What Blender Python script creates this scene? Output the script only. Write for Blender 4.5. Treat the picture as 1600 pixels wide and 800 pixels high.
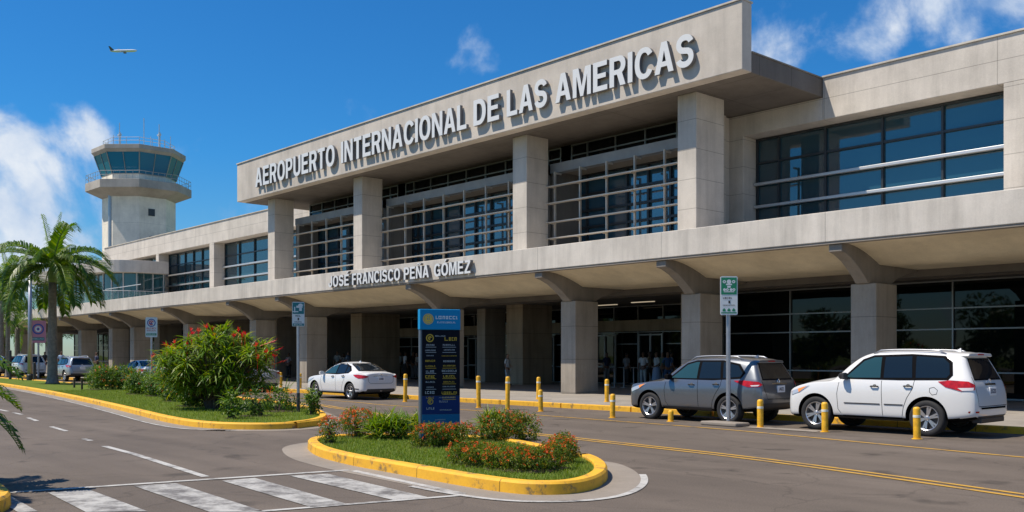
import bpy, bmesh, math, random
from mathutils import Vector, Matrix
from mathutils.bvhtree import BVHTree
random.seed(7)
PI = math.pi
for o in list(bpy.data.objects): bpy.data.objects.remove(o)
SC = bpy.context.scene
COL = SC.collection

# ------------------------------------------------------------------ camera, sky, sun, exposure
# world: X runs along the terminal front (to the right), Y into the building, Z up; camera stands at the origin
YAW = math.atan2(1488, 1342)
CH = 1.7
cd = bpy.data.cameras.new('camera'); cam = bpy.data.objects.new('camera', cd); COL.objects.link(cam)
cam.location = (0, 0, CH); cam.rotation_euler = (PI/2, 0, YAW)
cd.sensor_width = 36; cd.lens = 1488/1600*36; cd.shift_y = 156/1600
cd.clip_start = 0.1; cd.clip_end = 12000
SC.camera = cam
SUN_AZ, SUN_EL = math.radians(33), math.radians(60)      # azimuth to the left of the facade's outward normal
sdir = Vector((-math.sin(SUN_AZ)*math.cos(SUN_EL), -math.cos(SUN_AZ)*math.cos(SUN_EL), math.sin(SUN_EL)))
sl = bpy.data.lights.new('sun', 'SUN'); sl.energy = 4.95; sl.angle = math.radians(0.5); sl.color = (1, .90, .765)
so = bpy.data.objects.new('sun', sl); COL.objects.link(so)
so.rotation_euler = sdir.to_track_quat('Z', 'Y').to_euler(); so.location = (-30, -40, 60)
SC.view_settings.view_transform = 'Standard'; SC.view_settings.look = 'None'
SC.view_settings.exposure = 0.25; SC.view_settings.gamma = 1
SC.view_settings.use_curve_mapping = False

def mapcam(px, py):            # direction of a point of the sky
    r = (px-800)/1488; u = (556-py)/1488
    c, s = math.sin(YAW), math.cos(YAW)
    return Vector((s*r-c, c*r+s, u)).normalized()

W = bpy.data.worlds.new('World'); SC.world = W; W.use_nodes = True
nt = W.node_tree; nt.nodes.clear()
def N(nt, t, **k):
    n = nt.nodes.new(t)
    for a, b in k.items():
        if a == 'inp':
            for i, v in b.items(): n.inputs[i].default_value = v
        else: setattr(n, a, b)
    return n
def L(nt, a, b): nt.links.new(a, b)
def build_world():
    out = N(nt, 'ShaderNodeOutputWorld'); bg = N(nt, 'ShaderNodeBackground'); bg.inputs[1].default_value = 0.085
    sky = N(nt, 'ShaderNodeTexSky', sky_type='NISHITA', sun_disc=False, sun_elevation=SUN_EL, sun_rotation=math.radians(213),
            altitude=0, air_density=1.0, dust_density=0.3, ozone_density=3.0)
    hsv = N(nt, 'ShaderNodeHueSaturation', inp={'Saturation': 1.22, 'Value': 1.0, 'Hue': .5})
    L(nt, sky.outputs[0], hsv.inputs['Color'])
    tint = N(nt, 'ShaderNodeMix', data_type='RGBA', blend_type='MULTIPLY'); tint.inputs[0].default_value = 1
    L(nt, hsv.outputs[0], tint.inputs[6])
    tc = N(nt, 'ShaderNodeTexCoord')
    sp = N(nt, 'ShaderNodeSeparateXYZ'); L(nt, tc.outputs['Generated'], sp.inputs[0])
    er = N(nt, 'ShaderNodeMapRange', inp={1: -.02, 2: .20, 3: 0, 4: 1}); L(nt, sp.outputs['Z'], er.inputs[0])
    tm = N(nt, 'ShaderNodeMix', data_type='RGBA'); tm.inputs[6].default_value = (.72, .88, 1.02, 1); tm.inputs[7].default_value = (.34, .94, 1.28, 1)
    L(nt, er.outputs[0], tm.inputs[0]); L(nt, tm.outputs[2], tint.inputs[7])
    cur = None
    # (pixel of the cloud's middle, half width, half height in radians, weight)
    blobs = [((70, 345), .085, .055, 1.0), ((30, 225), .05, .035, 1.1), ((115, 215), .04, .035, 1.1), ((80, 270), .055, .06, 1.0), ((20, 410), .12, .045, .85),
             ((1380, 35), .15, .045, 1.05), ((1210, 30), .05, .035, .75), ((1540, 10), .14, .05, 1.1), ((1300, 75), .07, .03, .7), ((1480, 50), .10, .03, .9), ((755, 92), .026, .03, .62), ((742, 66), .018, .018, .6), ((292, 240), .03, .03, .5), ((300, 330), .05, .03, .4)]
    # further clouds all round (seen mirrored in the glass)
    rnd = random.Random(5)
    for k in range(16):
        blobs.append(((None, None, rnd.uniform(2.2, 5.6)+YAW, rnd.uniform(.08, .55)), rnd.uniform(.15, .4), rnd.uniform(.04, .10), .9))
    for b in blobs:
        if b[0][0] is None:
            a, e = b[0][2], b[0][3]; d = Vector((-math.sin(a)*math.cos(e), math.cos(a)*math.cos(e), math.sin(e)))
        else: d = mapcam(*b[0])
        side = Vector((0, 0, 1)).cross(d).normalized(); up = d.cross(side)
        dots = []
        for v, w in ((side, b[1]), (up, b[2])):
            dn = N(nt, 'ShaderNodeVectorMath', operation='DOT_PRODUCT'); dn.inputs[1].default_value = v/w
            L(nt, tc.outputs['Generated'], dn.inputs[0])
            # shift so that the blob's middle is zero: v is perpendicular to d, nothing to subtract
            p = N(nt, 'ShaderNodeMath', operation='MULTIPLY'); L(nt, dn.outputs['Value'], p.inputs[0]); L(nt, dn.outputs['Value'], p.inputs[1]); dots.append(p)
        s = N(nt, 'ShaderNodeMath', operation='ADD'); L(nt, dots[0].outputs[0], s.inputs[0]); L(nt, dots[1].outputs[0], s.inputs[1])
        e = N(nt, 'ShaderNodeMath', operation='MULTIPLY_ADD', inp={1: -b[3]*.55, 2: b[3]}); L(nt, s.outputs[0], e.inputs[0])
        fd = N(nt, 'ShaderNodeVectorMath', operation='DOT_PRODUCT'); fd.inputs[1].default_value = d; L(nt, tc.outputs['Generated'], fd.inputs[0])
        g = N(nt, 'ShaderNodeMath', operation='GREATER_THAN', inp={1: 0.2}); L(nt, fd.outputs['Value'], g.inputs[0])
        m = N(nt, 'ShaderNodeMath', operation='MULTIPLY'); L(nt, e.outputs[0], m.inputs[0]); L(nt, g.outputs[0], m.inputs[1])
        if cur is None: cur = m
        else:
            mx = N(nt, 'ShaderNodeMath', operation='MAXIMUM'); L(nt, cur.outputs[0], mx.inputs[0]); L(nt, m.outputs[0], mx.inputs[1]); cur = mx
    no = N(nt, 'ShaderNodeTexNoise', inp={'Scale': 9.0, 'Detail': 9.0, 'Roughness': .56, 'Distortion': .25}); L(nt, tc.outputs['Generated'], no.inputs['Vector'])
    no2 = N(nt, 'ShaderNodeTexNoise', inp={'Scale': 15.0, 'Detail': 8.0, 'Roughness': .6}); L(nt, tc.outputs['Generated'], no2.inputs['Vector'])
    a1 = N(nt, 'ShaderNodeMath', operation='MULTIPLY_ADD', inp={1: 3.4, 2: -2.15}); L(nt, no.outputs[0], a1.inputs[0])
    a2 = N(nt, 'ShaderNodeMath', operation='ADD'); L(nt, a1.outputs[0], a2.inputs[0]); L(nt, cur.outputs[0], a2.inputs[1])
    cr = N(nt, 'ShaderNodeMapRange', interpolation_type='SMOOTHSTEP', inp={1: 0.02, 2: .72, 3: 0, 4: .95}); L(nt, a2.outputs[0], cr.inputs[0])
    shade = N(nt, 'ShaderNodeMapRange', inp={1: .36, 2: .62, 3: .35, 4: 1.0}); L(nt, no2.outputs[0], shade.inputs[0])
    cc = N(nt, 'ShaderNodeMix', data_type='RGBA'); cc.inputs[6].default_value = (3.7, 5.2, 7.6, 1); cc.inputs[7].default_value = (8.4, 8.8, 9.3, 1)
    sh2 = N(nt, 'ShaderNodeMath', operation='MULTIPLY'); L(nt, shade.outputs[0], sh2.inputs[0]); L(nt, cr.outputs[0], sh2.inputs[1])
    L(nt, sh2.outputs[0], cc.inputs[0])
    mix = N(nt, 'ShaderNodeMix', data_type='RGBA'); L(nt, cr.outputs[0], mix.inputs[0]); L(nt, tint.outputs[2], mix.inputs[6]); L(nt, cc.outputs[2], mix.inputs[7])
    L(nt, mix.outputs[2], bg.inputs[0]); L(nt, bg.outputs[0], out.inputs[0])
build_world()

# ------------------------------------------------------------------ helpers
def at(px, py, z=0.0):         # ground point (at height z) of a position measured in the photograph
    c, s = math.sin(YAW), math.cos(YAW)
    D = (CH-z)*1488/(py-556); l = (px-800)/1488*D
    return Vector((s*l-c*D, c*l+s*D, z))
def onx(px, y):                # x on the vertical plane Y=y of a photo column
    c, s = math.sin(YAW), math.cos(YAW); r = (px-800)/1488
    return -y*(c-s*r)/(s+c*r)

def mat(name, col=(.5, .5, .5), rough=.6, metal=0.0, noise=0, nscale=5, bump=0, bscale=40, spec=.5, coat=0, ior=None):
    m = bpy.data.materials.new(name); m.use_nodes = True; t = m.node_tree; b = t.nodes['Principled BSDF']
    b.inputs['Base Color'].default_value = (*col, 1); b.inputs['Roughness'].default_value = rough; b.inputs['Metallic'].default_value = metal
    b.inputs['Specular IOR Level'].default_value = spec; b.inputs['Coat Weight'].default_value = coat; b.inputs['Coat Roughness'].default_value = .04
    if ior: b.inputs['IOR'].default_value = ior
    if noise or bump:
        tc = N(t, 'ShaderNodeTexCoord')
    if noise:
        n = N(t, 'ShaderNodeTexNoise', inp={'Scale': nscale, 'Detail': 6, 'Roughness': .6}); L(t, tc.outputs['Object'], n.inputs['Vector'])
        r = N(t, 'ShaderNodeMapRange', inp={1: .3, 2: .7, 3: 1-noise, 4: 1+noise}); L(t, n.outputs[0], r.inputs[0])
        x = N(t, 'ShaderNodeMix', data_type='RGBA', blend_type='MULTIPLY'); x.inputs[0].default_value = 1; x.inputs[6].default_value = (*col, 1)
        L(t, r.outputs[0], x.inputs[7]); L(t, x.outputs[2], b.inputs['Base Color'])
    if bump:
        n2 = N(t, 'ShaderNodeTexNoise', inp={'Scale': bscale, 'Detail': 4}); L(t, tc.outputs['Object'], n2.inputs['Vector'])
        bp = N(t, 'ShaderNodeBump', inp={'Strength': bump, 'Distance': .02}); L(t, n2.outputs[0], bp.inputs['Height']); L(t, bp.outputs[0], b.inputs['Normal'])
    return m

def concrete(name, col, xp=None, zp=None, xo=0, zo=0, streak=.22, yp=None, yo=0, jw=.022):
    m = bpy.data.materials.new(name); m.use_nodes = True; t = m.node_tree; b = t.nodes['Principled BSDF']; b.inputs['Roughness'].default_value = .85
    b.inputs['Specular IOR Level'].default_value = .25
    g = N(t, 'ShaderNodeNewGeometry')
    mp = N(t, 'ShaderNodeMapping', inp={'Scale': (2.6, 2.6, .22)}); L(t, g.outputs['Position'], mp.inputs['Vector'])
    n1 = N(t, 'ShaderNodeTexNoise', inp={'Scale': 1.0, 'Detail': 7, 'Roughness': .65}); L(t, mp.outputs[0], n1.inputs['Vector'])
    n2 = N(t, 'ShaderNodeTexNoise', inp={'Scale': .55, 'Detail': 8, 'Roughness': .62}); L(t, g.outputs['Position'], n2.inputs['Vector'])
    n3 = N(t, 'ShaderNodeTexNoise', inp={'Scale': 22, 'Detail': 5, 'Roughness': .7}); L(t, g.outputs['Position'], n3.inputs['Vector'])
    r1 = N(t, 'ShaderNodeMapRange', inp={1: .44, 2: .72, 3: 1.0, 4: 1-streak}); L(t, n1.outputs[0], r1.inputs[0])
    r2 = N(t, 'ShaderNodeMapRange', inp={1: .3, 2: .7, 3: .80, 4: 1.12}); L(t, n2.outputs[0], r2.inputs[0])
    r3 = N(t, 'ShaderNodeMapRange', inp={1: .25, 2: .75, 3: .92, 4: 1.07}); L(t, n3.outputs[0], r3.inputs[0])
    a = N(t, 'ShaderNodeMath', operation='MULTIPLY'); L(t, r1.outputs[0], a.inputs[0]); L(t, r2.outputs[0], a.inputs[1])
    a2 = N(t, 'ShaderNodeMath', operation='MULTIPLY'); L(t, a.outputs[0], a2.inputs[0]); L(t, r3.outputs[0], a2.inputs[1]); cur = a2
    sx = N(t, 'ShaderNodeSeparateXYZ'); L(t, g.outputs['Position'], sx.inputs[0])
    sn = N(t, 'ShaderNodeSeparateXYZ'); L(t, g.outputs['True Normal'], sn.inputs[0])
    for axis, per, off in (('X', xp, xo), ('Z', zp, zo), ('Y', yp, yo)):
        if not per: continue
        ad = N(t, 'ShaderNodeMath', operation='ADD', inp={1: 1000*per-off}); L(t, sx.outputs[axis], ad.inputs[0])
        md = N(t, 'ShaderNodeMath', operation='MODULO', inp={1: per}); L(t, ad.outputs[0], md.inputs[0])
        lt = N(t, 'ShaderNodeMath', operation='LESS_THAN', inp={1: jw}); L(t, md.outputs[0], lt.inputs[0])
        ab = N(t, 'ShaderNodeMath', operation='ABSOLUTE'); L(t, sn.outputs[axis], ab.inputs[0])
        ok = N(t, 'ShaderNodeMath', operation='LESS_THAN', inp={1: .5}); L(t, ab.outputs[0], ok.inputs[0])
        w = N(t, 'ShaderNodeMath', operation='MULTIPLY'); L(t, lt.outputs[0], w.inputs[0]); L(t, ok.outputs[0], w.inputs[1])
        f = N(t, 'ShaderNodeMath', operation='MULTIPLY_ADD', inp={1: -.42, 2: 1.0}); L(t, w.outputs[0], f.inputs[0])
        c2 = N(t, 'ShaderNodeMath', operation='MULTIPLY'); L(t, cur.outputs[0], c2.inputs[0]); L(t, f.outputs[0], c2.inputs[1]); cur = c2
    x = N(t, 'ShaderNodeMix', data_type='RGBA', blend_type='MULTIPLY'); x.inputs[0].default_value = 1; x.inputs[6].default_value = (*col, 1)
    L(t, cur.outputs[0], x.inputs[7]); L(t, x.outputs[2], b.inputs['Base Color'])
    bp = N(t, 'ShaderNodeBump', inp={'Strength': .25, 'Distance': .01}); L(t, n3.outputs[0], bp.inputs['Height']); L(t, bp.outputs[0], b.inputs['Normal'])
    return m

def leafmat(name, c1, c2, c3=None, trans=.3, rough=.45):
    m = bpy.data.materials.new(name); m.use_nodes = True; t = m.node_tree; b = t.nodes['Principled BSDF']; o = t.nodes['Material Output']
    g = N(t, 'ShaderNodeNewGeometry'); cr = N(t, 'ShaderNodeValToRGB'); L(t, g.outputs['Random Per Island'], cr.inputs[0])
    e = cr.color_ramp.elements; e[0].color = (*c1, 1); e[1].color = (*c2, 1); e[1].position = .8
    if c3: n = e.new(1.0); n.color = (*c3, 1)
    L(t, cr.outputs[0], b.inputs['Base Color']); b.inputs['Roughness'].default_value = rough; b.inputs['Specular IOR Level'].default_value = .4
    tr = N(t, 'ShaderNodeBsdfTranslucent'); hs = N(t, 'ShaderNodeHueSaturation', inp={'Value': 1.5, 'Saturation': 1.1, 'Hue': .49}); L(t, cr.outputs[0], hs.inputs['Color']); L(t, hs.outputs[0], tr.inputs[0])
    mx = N(t, 'ShaderNodeMixShader'); mx.inputs[0].default_value = trans; L(t, b.outputs[0], mx.inputs[1]); L(t, tr.outputs[0], mx.inputs[2]); L(t, mx.outputs[0], o.inputs[0])
    return m

def tag(o, label=None, cat=None, group=None, kind=None):
    if label: o['label'] = label
    if cat: o['category'] = cat
    if group: o['group'] = group
    if kind: o['kind'] = kind
    return o
def empty(name, loc, label, cat, group=None, rz=0):
    o = bpy.data.objects.new(name, None); COL.objects.link(o); o.location = loc; o.rotation_euler = (0, 0, rz); o.empty_display_size = .3
    return tag(o, label, cat, group)

class MB:
    def __init__(s): s.v = []; s.f = []; s.m = []
    def add(s, vs, fs, mi=0):
        n = len(s.v); s.v += [tuple(v) for v in vs]; s.f += [[i+n for i in f] for f in fs]; s.m += [mi]*len(fs); return s
    def box(s, x0, x1, y0, y1, z0, z1, mi=0):
        return s.add([(x0, y0, z0), (x1, y0, z0), (x1, y1, z0), (x0, y1, z0), (x0, y0, z1), (x1, y0, z1), (x1, y1, z1), (x0, y1, z1)],
              [(0, 3, 2, 1), (4, 5, 6, 7), (0, 1, 5, 4), (1, 2, 6, 5), (2, 3, 7, 6), (3, 0, 4, 7)], mi)
    def tube(s, pts, r, n=8, mi=0, caps=True):
        pts = [Vector(p) for p in pts]; rs = r if isinstance(r, (list, tuple)) else [r]*len(pts)
        vs = []; up0 = None
        for i, p in enumerate(pts):
            d = (pts[min(i+1, len(pts)-1)]-pts[max(i-1, 0)]).normalized()
            a = up0 if up0 is not None else (Vector((0, 0, 1)) if abs(d.z) < .9 else Vector((1, 0, 0)))
            x = (a-d*a.dot(d)).normalized(); up0 = x; y = d.cross(x)
            for k in range(n):
                t = 2*PI*k/n; vs.append(p+(x*math.cos(t)+y*math.sin(t))*rs[i])
        fs = []
        for i in range(len(pts)-1):
            for k in range(n):
                a = i*n+k; b = i*n+(k+1) % n; fs.append((a, b, b+n, a+n))
        if caps: fs.append(tuple(range(n))[::-1]); fs.append(tuple((len(pts)-1)*n+k for k in range(n)))
        return s.add(vs, fs, mi)
    def lathe(s, prof, n=24, axis='Z', c=(0, 0, 0), mi=0):
        vs = []
        for r, h in prof:
            for k in range(n):
                t = 2*PI*k/n; a, b = r*math.cos(t), r*math.sin(t)
                p = (a, b, h) if axis == 'Z' else ((a, h, b) if axis == 'Y' else (h, a, b))
                vs.append((p[0]+c[0], p[1]+c[1], p[2]+c[2]))
        fs = []
        for i in range(len(prof)-1):
            for k in range(n):
                a = i*n+k; b = i*n+(k+1) % n; fs.append((a, b, b+n, a+n))
        return s.add(vs, fs, mi)
    def prism(s, poly, z0, z1, mi=0, taper=None):     # poly: (x,y) list counter-clockwise
        n = len(poly); p2 = taper or poly
        return s.add([(x, y, z0) for x, y in poly]+[(x, y, z1) for x, y in p2], [tuple(range(n))[::-1], tuple(range(n, 2*n))]+[(i, (i+1) % n, (i+1) % n+n, i+n) for i in range(n)], mi)
    def prismx(s, poly, x0, x1, mi=0):                 # poly in (y,z), extruded along x
        n = len(poly)
        return s.add([(x0, y, z) for y, z in poly]+[(x1, y, z) for y, z in poly], [tuple(range(n)), tuple(range(n, 2*n))[::-1]]+[(i, i+n, (i+1) % n+n, (i+1) % n) for i in range(n)], mi)
    def build(s, name, mats, parent=None, smooth=False, bevel=0, loc=None, recalc=True):
        me = bpy.data.meshes.new(name); me.from_pydata(s.v, [], s.f)
        for m in (mats if isinstance(mats, (list, tuple)) else [mats]): me.materials.append(m)
        for p, mi in zip(me.polygons, s.m): p.material_index = mi; p.use_smooth = bool(smooth)
        if recalc:
            bm = bmesh.new(); bm.from_mesh(me); bmesh.ops.recalc_face_normals(bm, faces=bm.faces); bm.to_mesh(me); bm.free()
        me.update()
        o = bpy.data.objects.new(name, me); COL.objects.link(o)
        if parent: o.parent = parent
        if loc: o.location = loc
        if bevel:
            b = o.modifiers.new('bevel', 'BEVEL'); b.width = bevel; b.segments = 2; b.limit_method = 'ANGLE'; b.angle_limit = math.radians(40)
        if smooth and isinstance(smooth, float): 
            me.set_sharp_from_angle(angle=smooth)
        return o
def kids(o): return [c for c in bpy.data.objects if c.parent == o]
def copy_tree(o, parent=None):
    c = o.copy(); COL.objects.link(c)
    if parent: c.parent = parent
    for ch in kids(o): copy_tree(ch, c)
    return c
def evalmesh(o):
    dg = bpy.context.evaluated_depsgraph_get(); dg.update()
    return bpy.data.meshes.new_from_object(o.evaluated_get(dg))
def textmesh(body, size=1.0, extrude=0.0, offset=0.0, align='LEFT'):
    c = bpy.data.curves.new('lettering', 'FONT'); c.body = body; c.size = size; c.extrude = extrude; c.offset = offset; c.align_x = align; c.resolution_u = 3
    o = bpy.data.objects.new('lettering', c); COL.objects.link(o)
    me = evalmesh(o); bpy.data.objects.remove(o); bpy.data.curves.remove(c)
    return me

# ------------------------------------------------------------------ materials
M = {}
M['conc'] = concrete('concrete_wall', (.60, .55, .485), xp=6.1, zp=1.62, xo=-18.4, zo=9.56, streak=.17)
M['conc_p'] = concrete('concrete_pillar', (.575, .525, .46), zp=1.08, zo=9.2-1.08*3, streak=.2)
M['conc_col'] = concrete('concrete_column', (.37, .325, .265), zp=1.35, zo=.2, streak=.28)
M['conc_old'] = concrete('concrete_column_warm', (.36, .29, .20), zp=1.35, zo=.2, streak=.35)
M['conc_sign'] = concrete('concrete_sign_panel', (.565, .51, .445), streak=.14)
M['conc_fascia'] = concrete('concrete_fascia', (.60, .555, .49), xp=6.23, xo=-21.1, streak=.24)
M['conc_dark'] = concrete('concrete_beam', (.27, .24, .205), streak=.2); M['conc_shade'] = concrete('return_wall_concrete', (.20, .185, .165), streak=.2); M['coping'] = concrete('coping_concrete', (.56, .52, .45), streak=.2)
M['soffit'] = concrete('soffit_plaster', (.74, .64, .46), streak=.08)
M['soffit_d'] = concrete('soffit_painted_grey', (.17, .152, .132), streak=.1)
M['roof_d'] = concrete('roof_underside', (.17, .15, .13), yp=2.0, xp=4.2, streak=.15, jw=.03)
M['tower'] = concrete('tower_concrete', (.84, .77, .64), zp=3.6, zo=.6, streak=.1)
M['tower_g'] = concrete('tower_gallery_concrete', (.44, .40, .35), streak=.1)
M['frame'] = mat('window_frame_metal', (.33, .34, .34), .4, .6)
M['frame_d'] = mat('window_frame_dark', (.05, .055, .06), .4, .5)
M['alu'] = mat('aluminium', (.58, .58, .58), .42, .6)
M['rail'] = mat('painted_rail', (.60, .54, .46), .5, .2)
M['beamg'] = mat('grey_blue_beam', (.30, .31, .32), .55, noise=.12, nscale=2)
M['steel'] = mat('galvanised_steel', (.42, .43, .45), .42, .75, noise=.1, nscale=8)
M['white'] = mat('white_paint', (.8, .8, .78), .5)
M['letter'] = mat('letter_face', (.66, .67, .67), .45, .0)
M['letter_side'] = mat('letter_return', (.16, .16, .165), .5)
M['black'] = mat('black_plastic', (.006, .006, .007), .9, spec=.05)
M['rubber'] = mat('tyre_rubber', (.02, .02, .021), .8, noise=.2, nscale=30)
M['yellow'] = mat('yellow_bollard_paint', (.76, .41, .018), .5, noise=.28, nscale=9)
M['reflect'] = mat('reflective_tape', (.75, .75, .65), .35)
M['soil'] = mat('soil', (.07, .045, .03), .95, noise=.3, nscale=20)

def glass(name, col, ior=1.6, rough=.02, blotch=.0):
    m = mat(name, col, rough, 0, ior=ior); t = m.node_tree; b = t.nodes['Principled BSDF']
    g = N(t, 'ShaderNodeNewGeometry'); n = N(t, 'ShaderNodeTexNoise', inp={'Scale': .55, 'Detail': 2}); L(t, g.outputs['Position'], n.inputs['Vector'])
    bp = N(t, 'ShaderNodeBump', inp={'Strength': .12, 'Distance': .03}); L(t, n.outputs[0], bp.inputs['Height']); L(t, bp.outputs[0], b.inputs['Normal'])
    return m
M['glass'] = glass('tinted_glass', (.016, .055, .075), 2.0)
M['glass_blue'] = glass('blue_curtain_glass', (.02, .07, .11), 2.2)
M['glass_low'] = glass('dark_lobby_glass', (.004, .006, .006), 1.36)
M['glass_teal'] = glass('teal_glass', (.02, .07, .08), 1.9)
M['glass_cab'] = glass('blue_cab_glass', (.008, .17, .28), 1.35)
def clear_glass(name, tint, f):
    m = bpy.data.materials.new(name); m.use_nodes = True; t = m.node_tree; o = t.nodes['Material Output']; b = t.nodes['Principled BSDF']
    b.inputs['Base Color'].default_value = (*tint, 1); b.inputs['Roughness'].default_value = .02
    tr = N(t, 'ShaderNodeBsdfTransparent'); tr.inputs[0].default_value = (.8, .95, .93, 1); mx = N(t, 'ShaderNodeMixShader'); mx.inputs[0].default_value = f
    L(t, tr.outputs[0], mx.inputs[1]); L(t, b.outputs[0], mx.inputs[2]); L(t, mx.outputs[0], o.inputs[0]); return m
M['rail_glass'] = clear_glass('railing_glass', (.25, .4, .4), .35)

def kerbmat():
    m = bpy.data.materials.new('yellow_kerb_paint'); m.use_nodes = True; t = m.node_tree; b = t.nodes['Principled BSDF']; b.inputs['Roughness'].default_value = .7
    g = N(t, 'ShaderNodeNewGeometry'); n = N(t, 'ShaderNodeTexNoise', inp={'Scale': 3.5, 'Detail': 9, 'Roughness': .72}); L(t, g.outputs['Position'], n.inputs['Vector'])
    cr = N(t, 'ShaderNodeValToRGB'); e = cr.color_ramp.elements; e[0].position = .36; e[0].color = (.22, .15, .06, 1); e[1].position = .56; e[1].color = (.78, .42, .022, 1)
    n2 = e.new(.44); n2.color = (.70, .37, .025, 1)
    L(t, n.outputs[0], cr.inputs[0])
    sx = N(t, 'ShaderNodeSeparateXYZ'); L(t, g.outputs['Position'], sx.inputs[0]); ad = N(t, 'ShaderNodeMath', operation='ADD', inp={1: 1200.5}); L(t, sx.outputs[0], ad.inputs[0])
    md = N(t, 'ShaderNodeMath', operation='MODULO', inp={1: 1.8}); L(t, ad.outputs[0], md.inputs[0]); jt = N(t, 'ShaderNodeMapRange', inp={1: .012, 2: .024, 3: .35, 4: 1}); L(t, md.outputs[0], jt.inputs[0])
    jm = N(t, 'ShaderNodeMix', data_type='RGBA', blend_type='MULTIPLY'); jm.inputs[0].default_value = 1; L(t, cr.outputs[0], jm.inputs[6]); L(t, jt.outputs[0], jm.inputs[7]); L(t, jm.outputs[2], b.inputs['Base Color'])
    bp = N(t, 'ShaderNodeBump', inp={'Strength': .5, 'Distance': .02}); L(t, n.outputs[0], bp.inputs['Height']); L(t, bp.outputs[0], b.inputs['Normal']); return m
M['kerb'] = kerbmat()
def asphalt(name, col):
    m = bpy.data.materials.new(name); m.use_nodes = True; t = m.node_tree; b = t.nodes['Principled BSDF']; b.inputs['Roughness'].default_value = .82; b.inputs['Specular IOR Level'].default_value = .3
    g = N(t, 'ShaderNodeNewGeometry')
    big = N(t, 'ShaderNodeTexNoise', inp={'Scale': .22, 'Detail': 7, 'Roughness': .6}); L(t, g.outputs['Position'], big.inputs['Vector'])
    mp = N(t, 'ShaderNodeMapping', inp={'Scale': (.12, 1.1, 1)}); L(t, g.outputs['Position'], mp.inputs['Vector'])
    st = N(t, 'ShaderNodeTexNoise', inp={'Scale': 1.0, 'Detail': 6, 'Roughness': .6}); L(t, mp.outputs[0], st.inputs['Vector'])
    fi = N(t, 'ShaderNodeTexNoise', inp={'Scale': 55, 'Detail': 3, 'Roughness': .8}); L(t, g.outputs['Position'], fi.inputs['Vector'])
    vo = N(t, 'ShaderNodeTexNoise', inp={'Scale': 1.3, 'Detail': 3, 'Roughness': .5}); L(t, g.outputs['Position'], vo.inputs['Vector'])
    cur = None
    for nd, a, c_, d, e in ((big, .3, .7, .80, 1.16), (st, .35, .65, .86, 1.10), (fi, .3, .7, .60, 1.40), (vo, .60, .72, 1.0, .60)):
        r = N(t, 'ShaderNodeMapRange', inp={1: a, 2: c_, 3: d, 4: e}); L(t, nd.outputs[0], r.inputs[0])
        if cur is None: cur = r
        else:
            x = N(t, 'ShaderNodeMath', operation='MULTIPLY'); L(t, cur.outputs[0], x.inputs[0]); L(t, r.outputs[0], x.inputs[1]); cur = x
    # fine cracks
    vc = N(t, 'ShaderNodeTexVoronoi', feature='DISTANCE_TO_EDGE', inp={'Scale': .3}); mp2 = N(t, 'ShaderNodeMapping'); 
    wob = N(t, 'ShaderNodeTexNoise', inp={'Scale': 1.2, 'Detail': 5}); L(t, g.outputs['Position'], wob.inputs['Vector'])
    av = N(t, 'ShaderNodeVectorMath', operation='ADD'); L(t, g.outputs['Position'], av.inputs[0]); L(t, wob.outputs['Color'], av.inputs[1]); L(t, av.outputs[0], vc.inputs['Vector'])
    rc = N(t, 'ShaderNodeMapRange', inp={1: .0, 2: .009, 3: .74, 4: 1}); L(t, vc.outputs['Distance'], rc.inputs[0])
    x = N(t, 'ShaderNodeMath', operation='MULTIPLY'); L(t, cur.outputs[0], x.inputs[0]); L(t, rc.outputs[0], x.inputs[1]); cur = x
    mx = N(t, 'ShaderNodeMix', data_type='RGBA', blend_type='MULTIPLY'); mx.inputs[0].default_value = 1; mx.inputs[6].default_value = (*col, 1); L(t, cur.outputs[0], mx.inputs[7]); L(t, mx.outputs[2], b.inputs['Base Color'])
    bp = N(t, 'ShaderNodeBump', inp={'Strength': .5, 'Distance': .008}); L(t, fi.outputs[0], bp.inputs['Height']); L(t, bp.outputs[0], b.inputs['Normal']); return m
M['asphalt'] = asphalt('asphalt', (.128, .104, .083))
M['walk'] = concrete('sidewalk_concrete', (.30, .272, .235), xp=2.5, yp=2.5, streak=.1, jw=.03)
M['gutter'] = concrete('gutter_concrete', (.27, .235, .195), streak=.1)
def paint(name, col, wear=.5):
    m = bpy.data.materials.new(name); m.use_nodes = True; t = m.node_tree; b = t.nodes['Principled BSDF']; b.inputs['Roughness'].default_value = .7
    g = N(t, 'ShaderNodeNewGeometry'); n = N(t, 'ShaderNodeTexNoise', inp={'Scale': 2.2, 'Detail': 10, 'Roughness': .75}); L(t, g.outputs['Position'], n.inputs['Vector'])
    cr = N(t, 'ShaderNodeValToRGB'); e = cr.color_ramp.elements; e[0].position = wear-.07; e[0].color = (.13, .12, .11, 1); e[1].position = wear+.1; e[1].color = (*col, 1)
    L(t, n.outputs[0], cr.inputs[0]); L(t, cr.outputs[0], b.inputs['Base Color']); return m
M['pwhite'] = paint('white_road_paint', (.46, .45, .42), .42)
M['pwhite2'] = paint('worn_white_road_paint', (.42, .41, .38), .47)
M['pyellow'] = paint('yellow_road_paint', (.52, .29, .035), .40)
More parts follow.
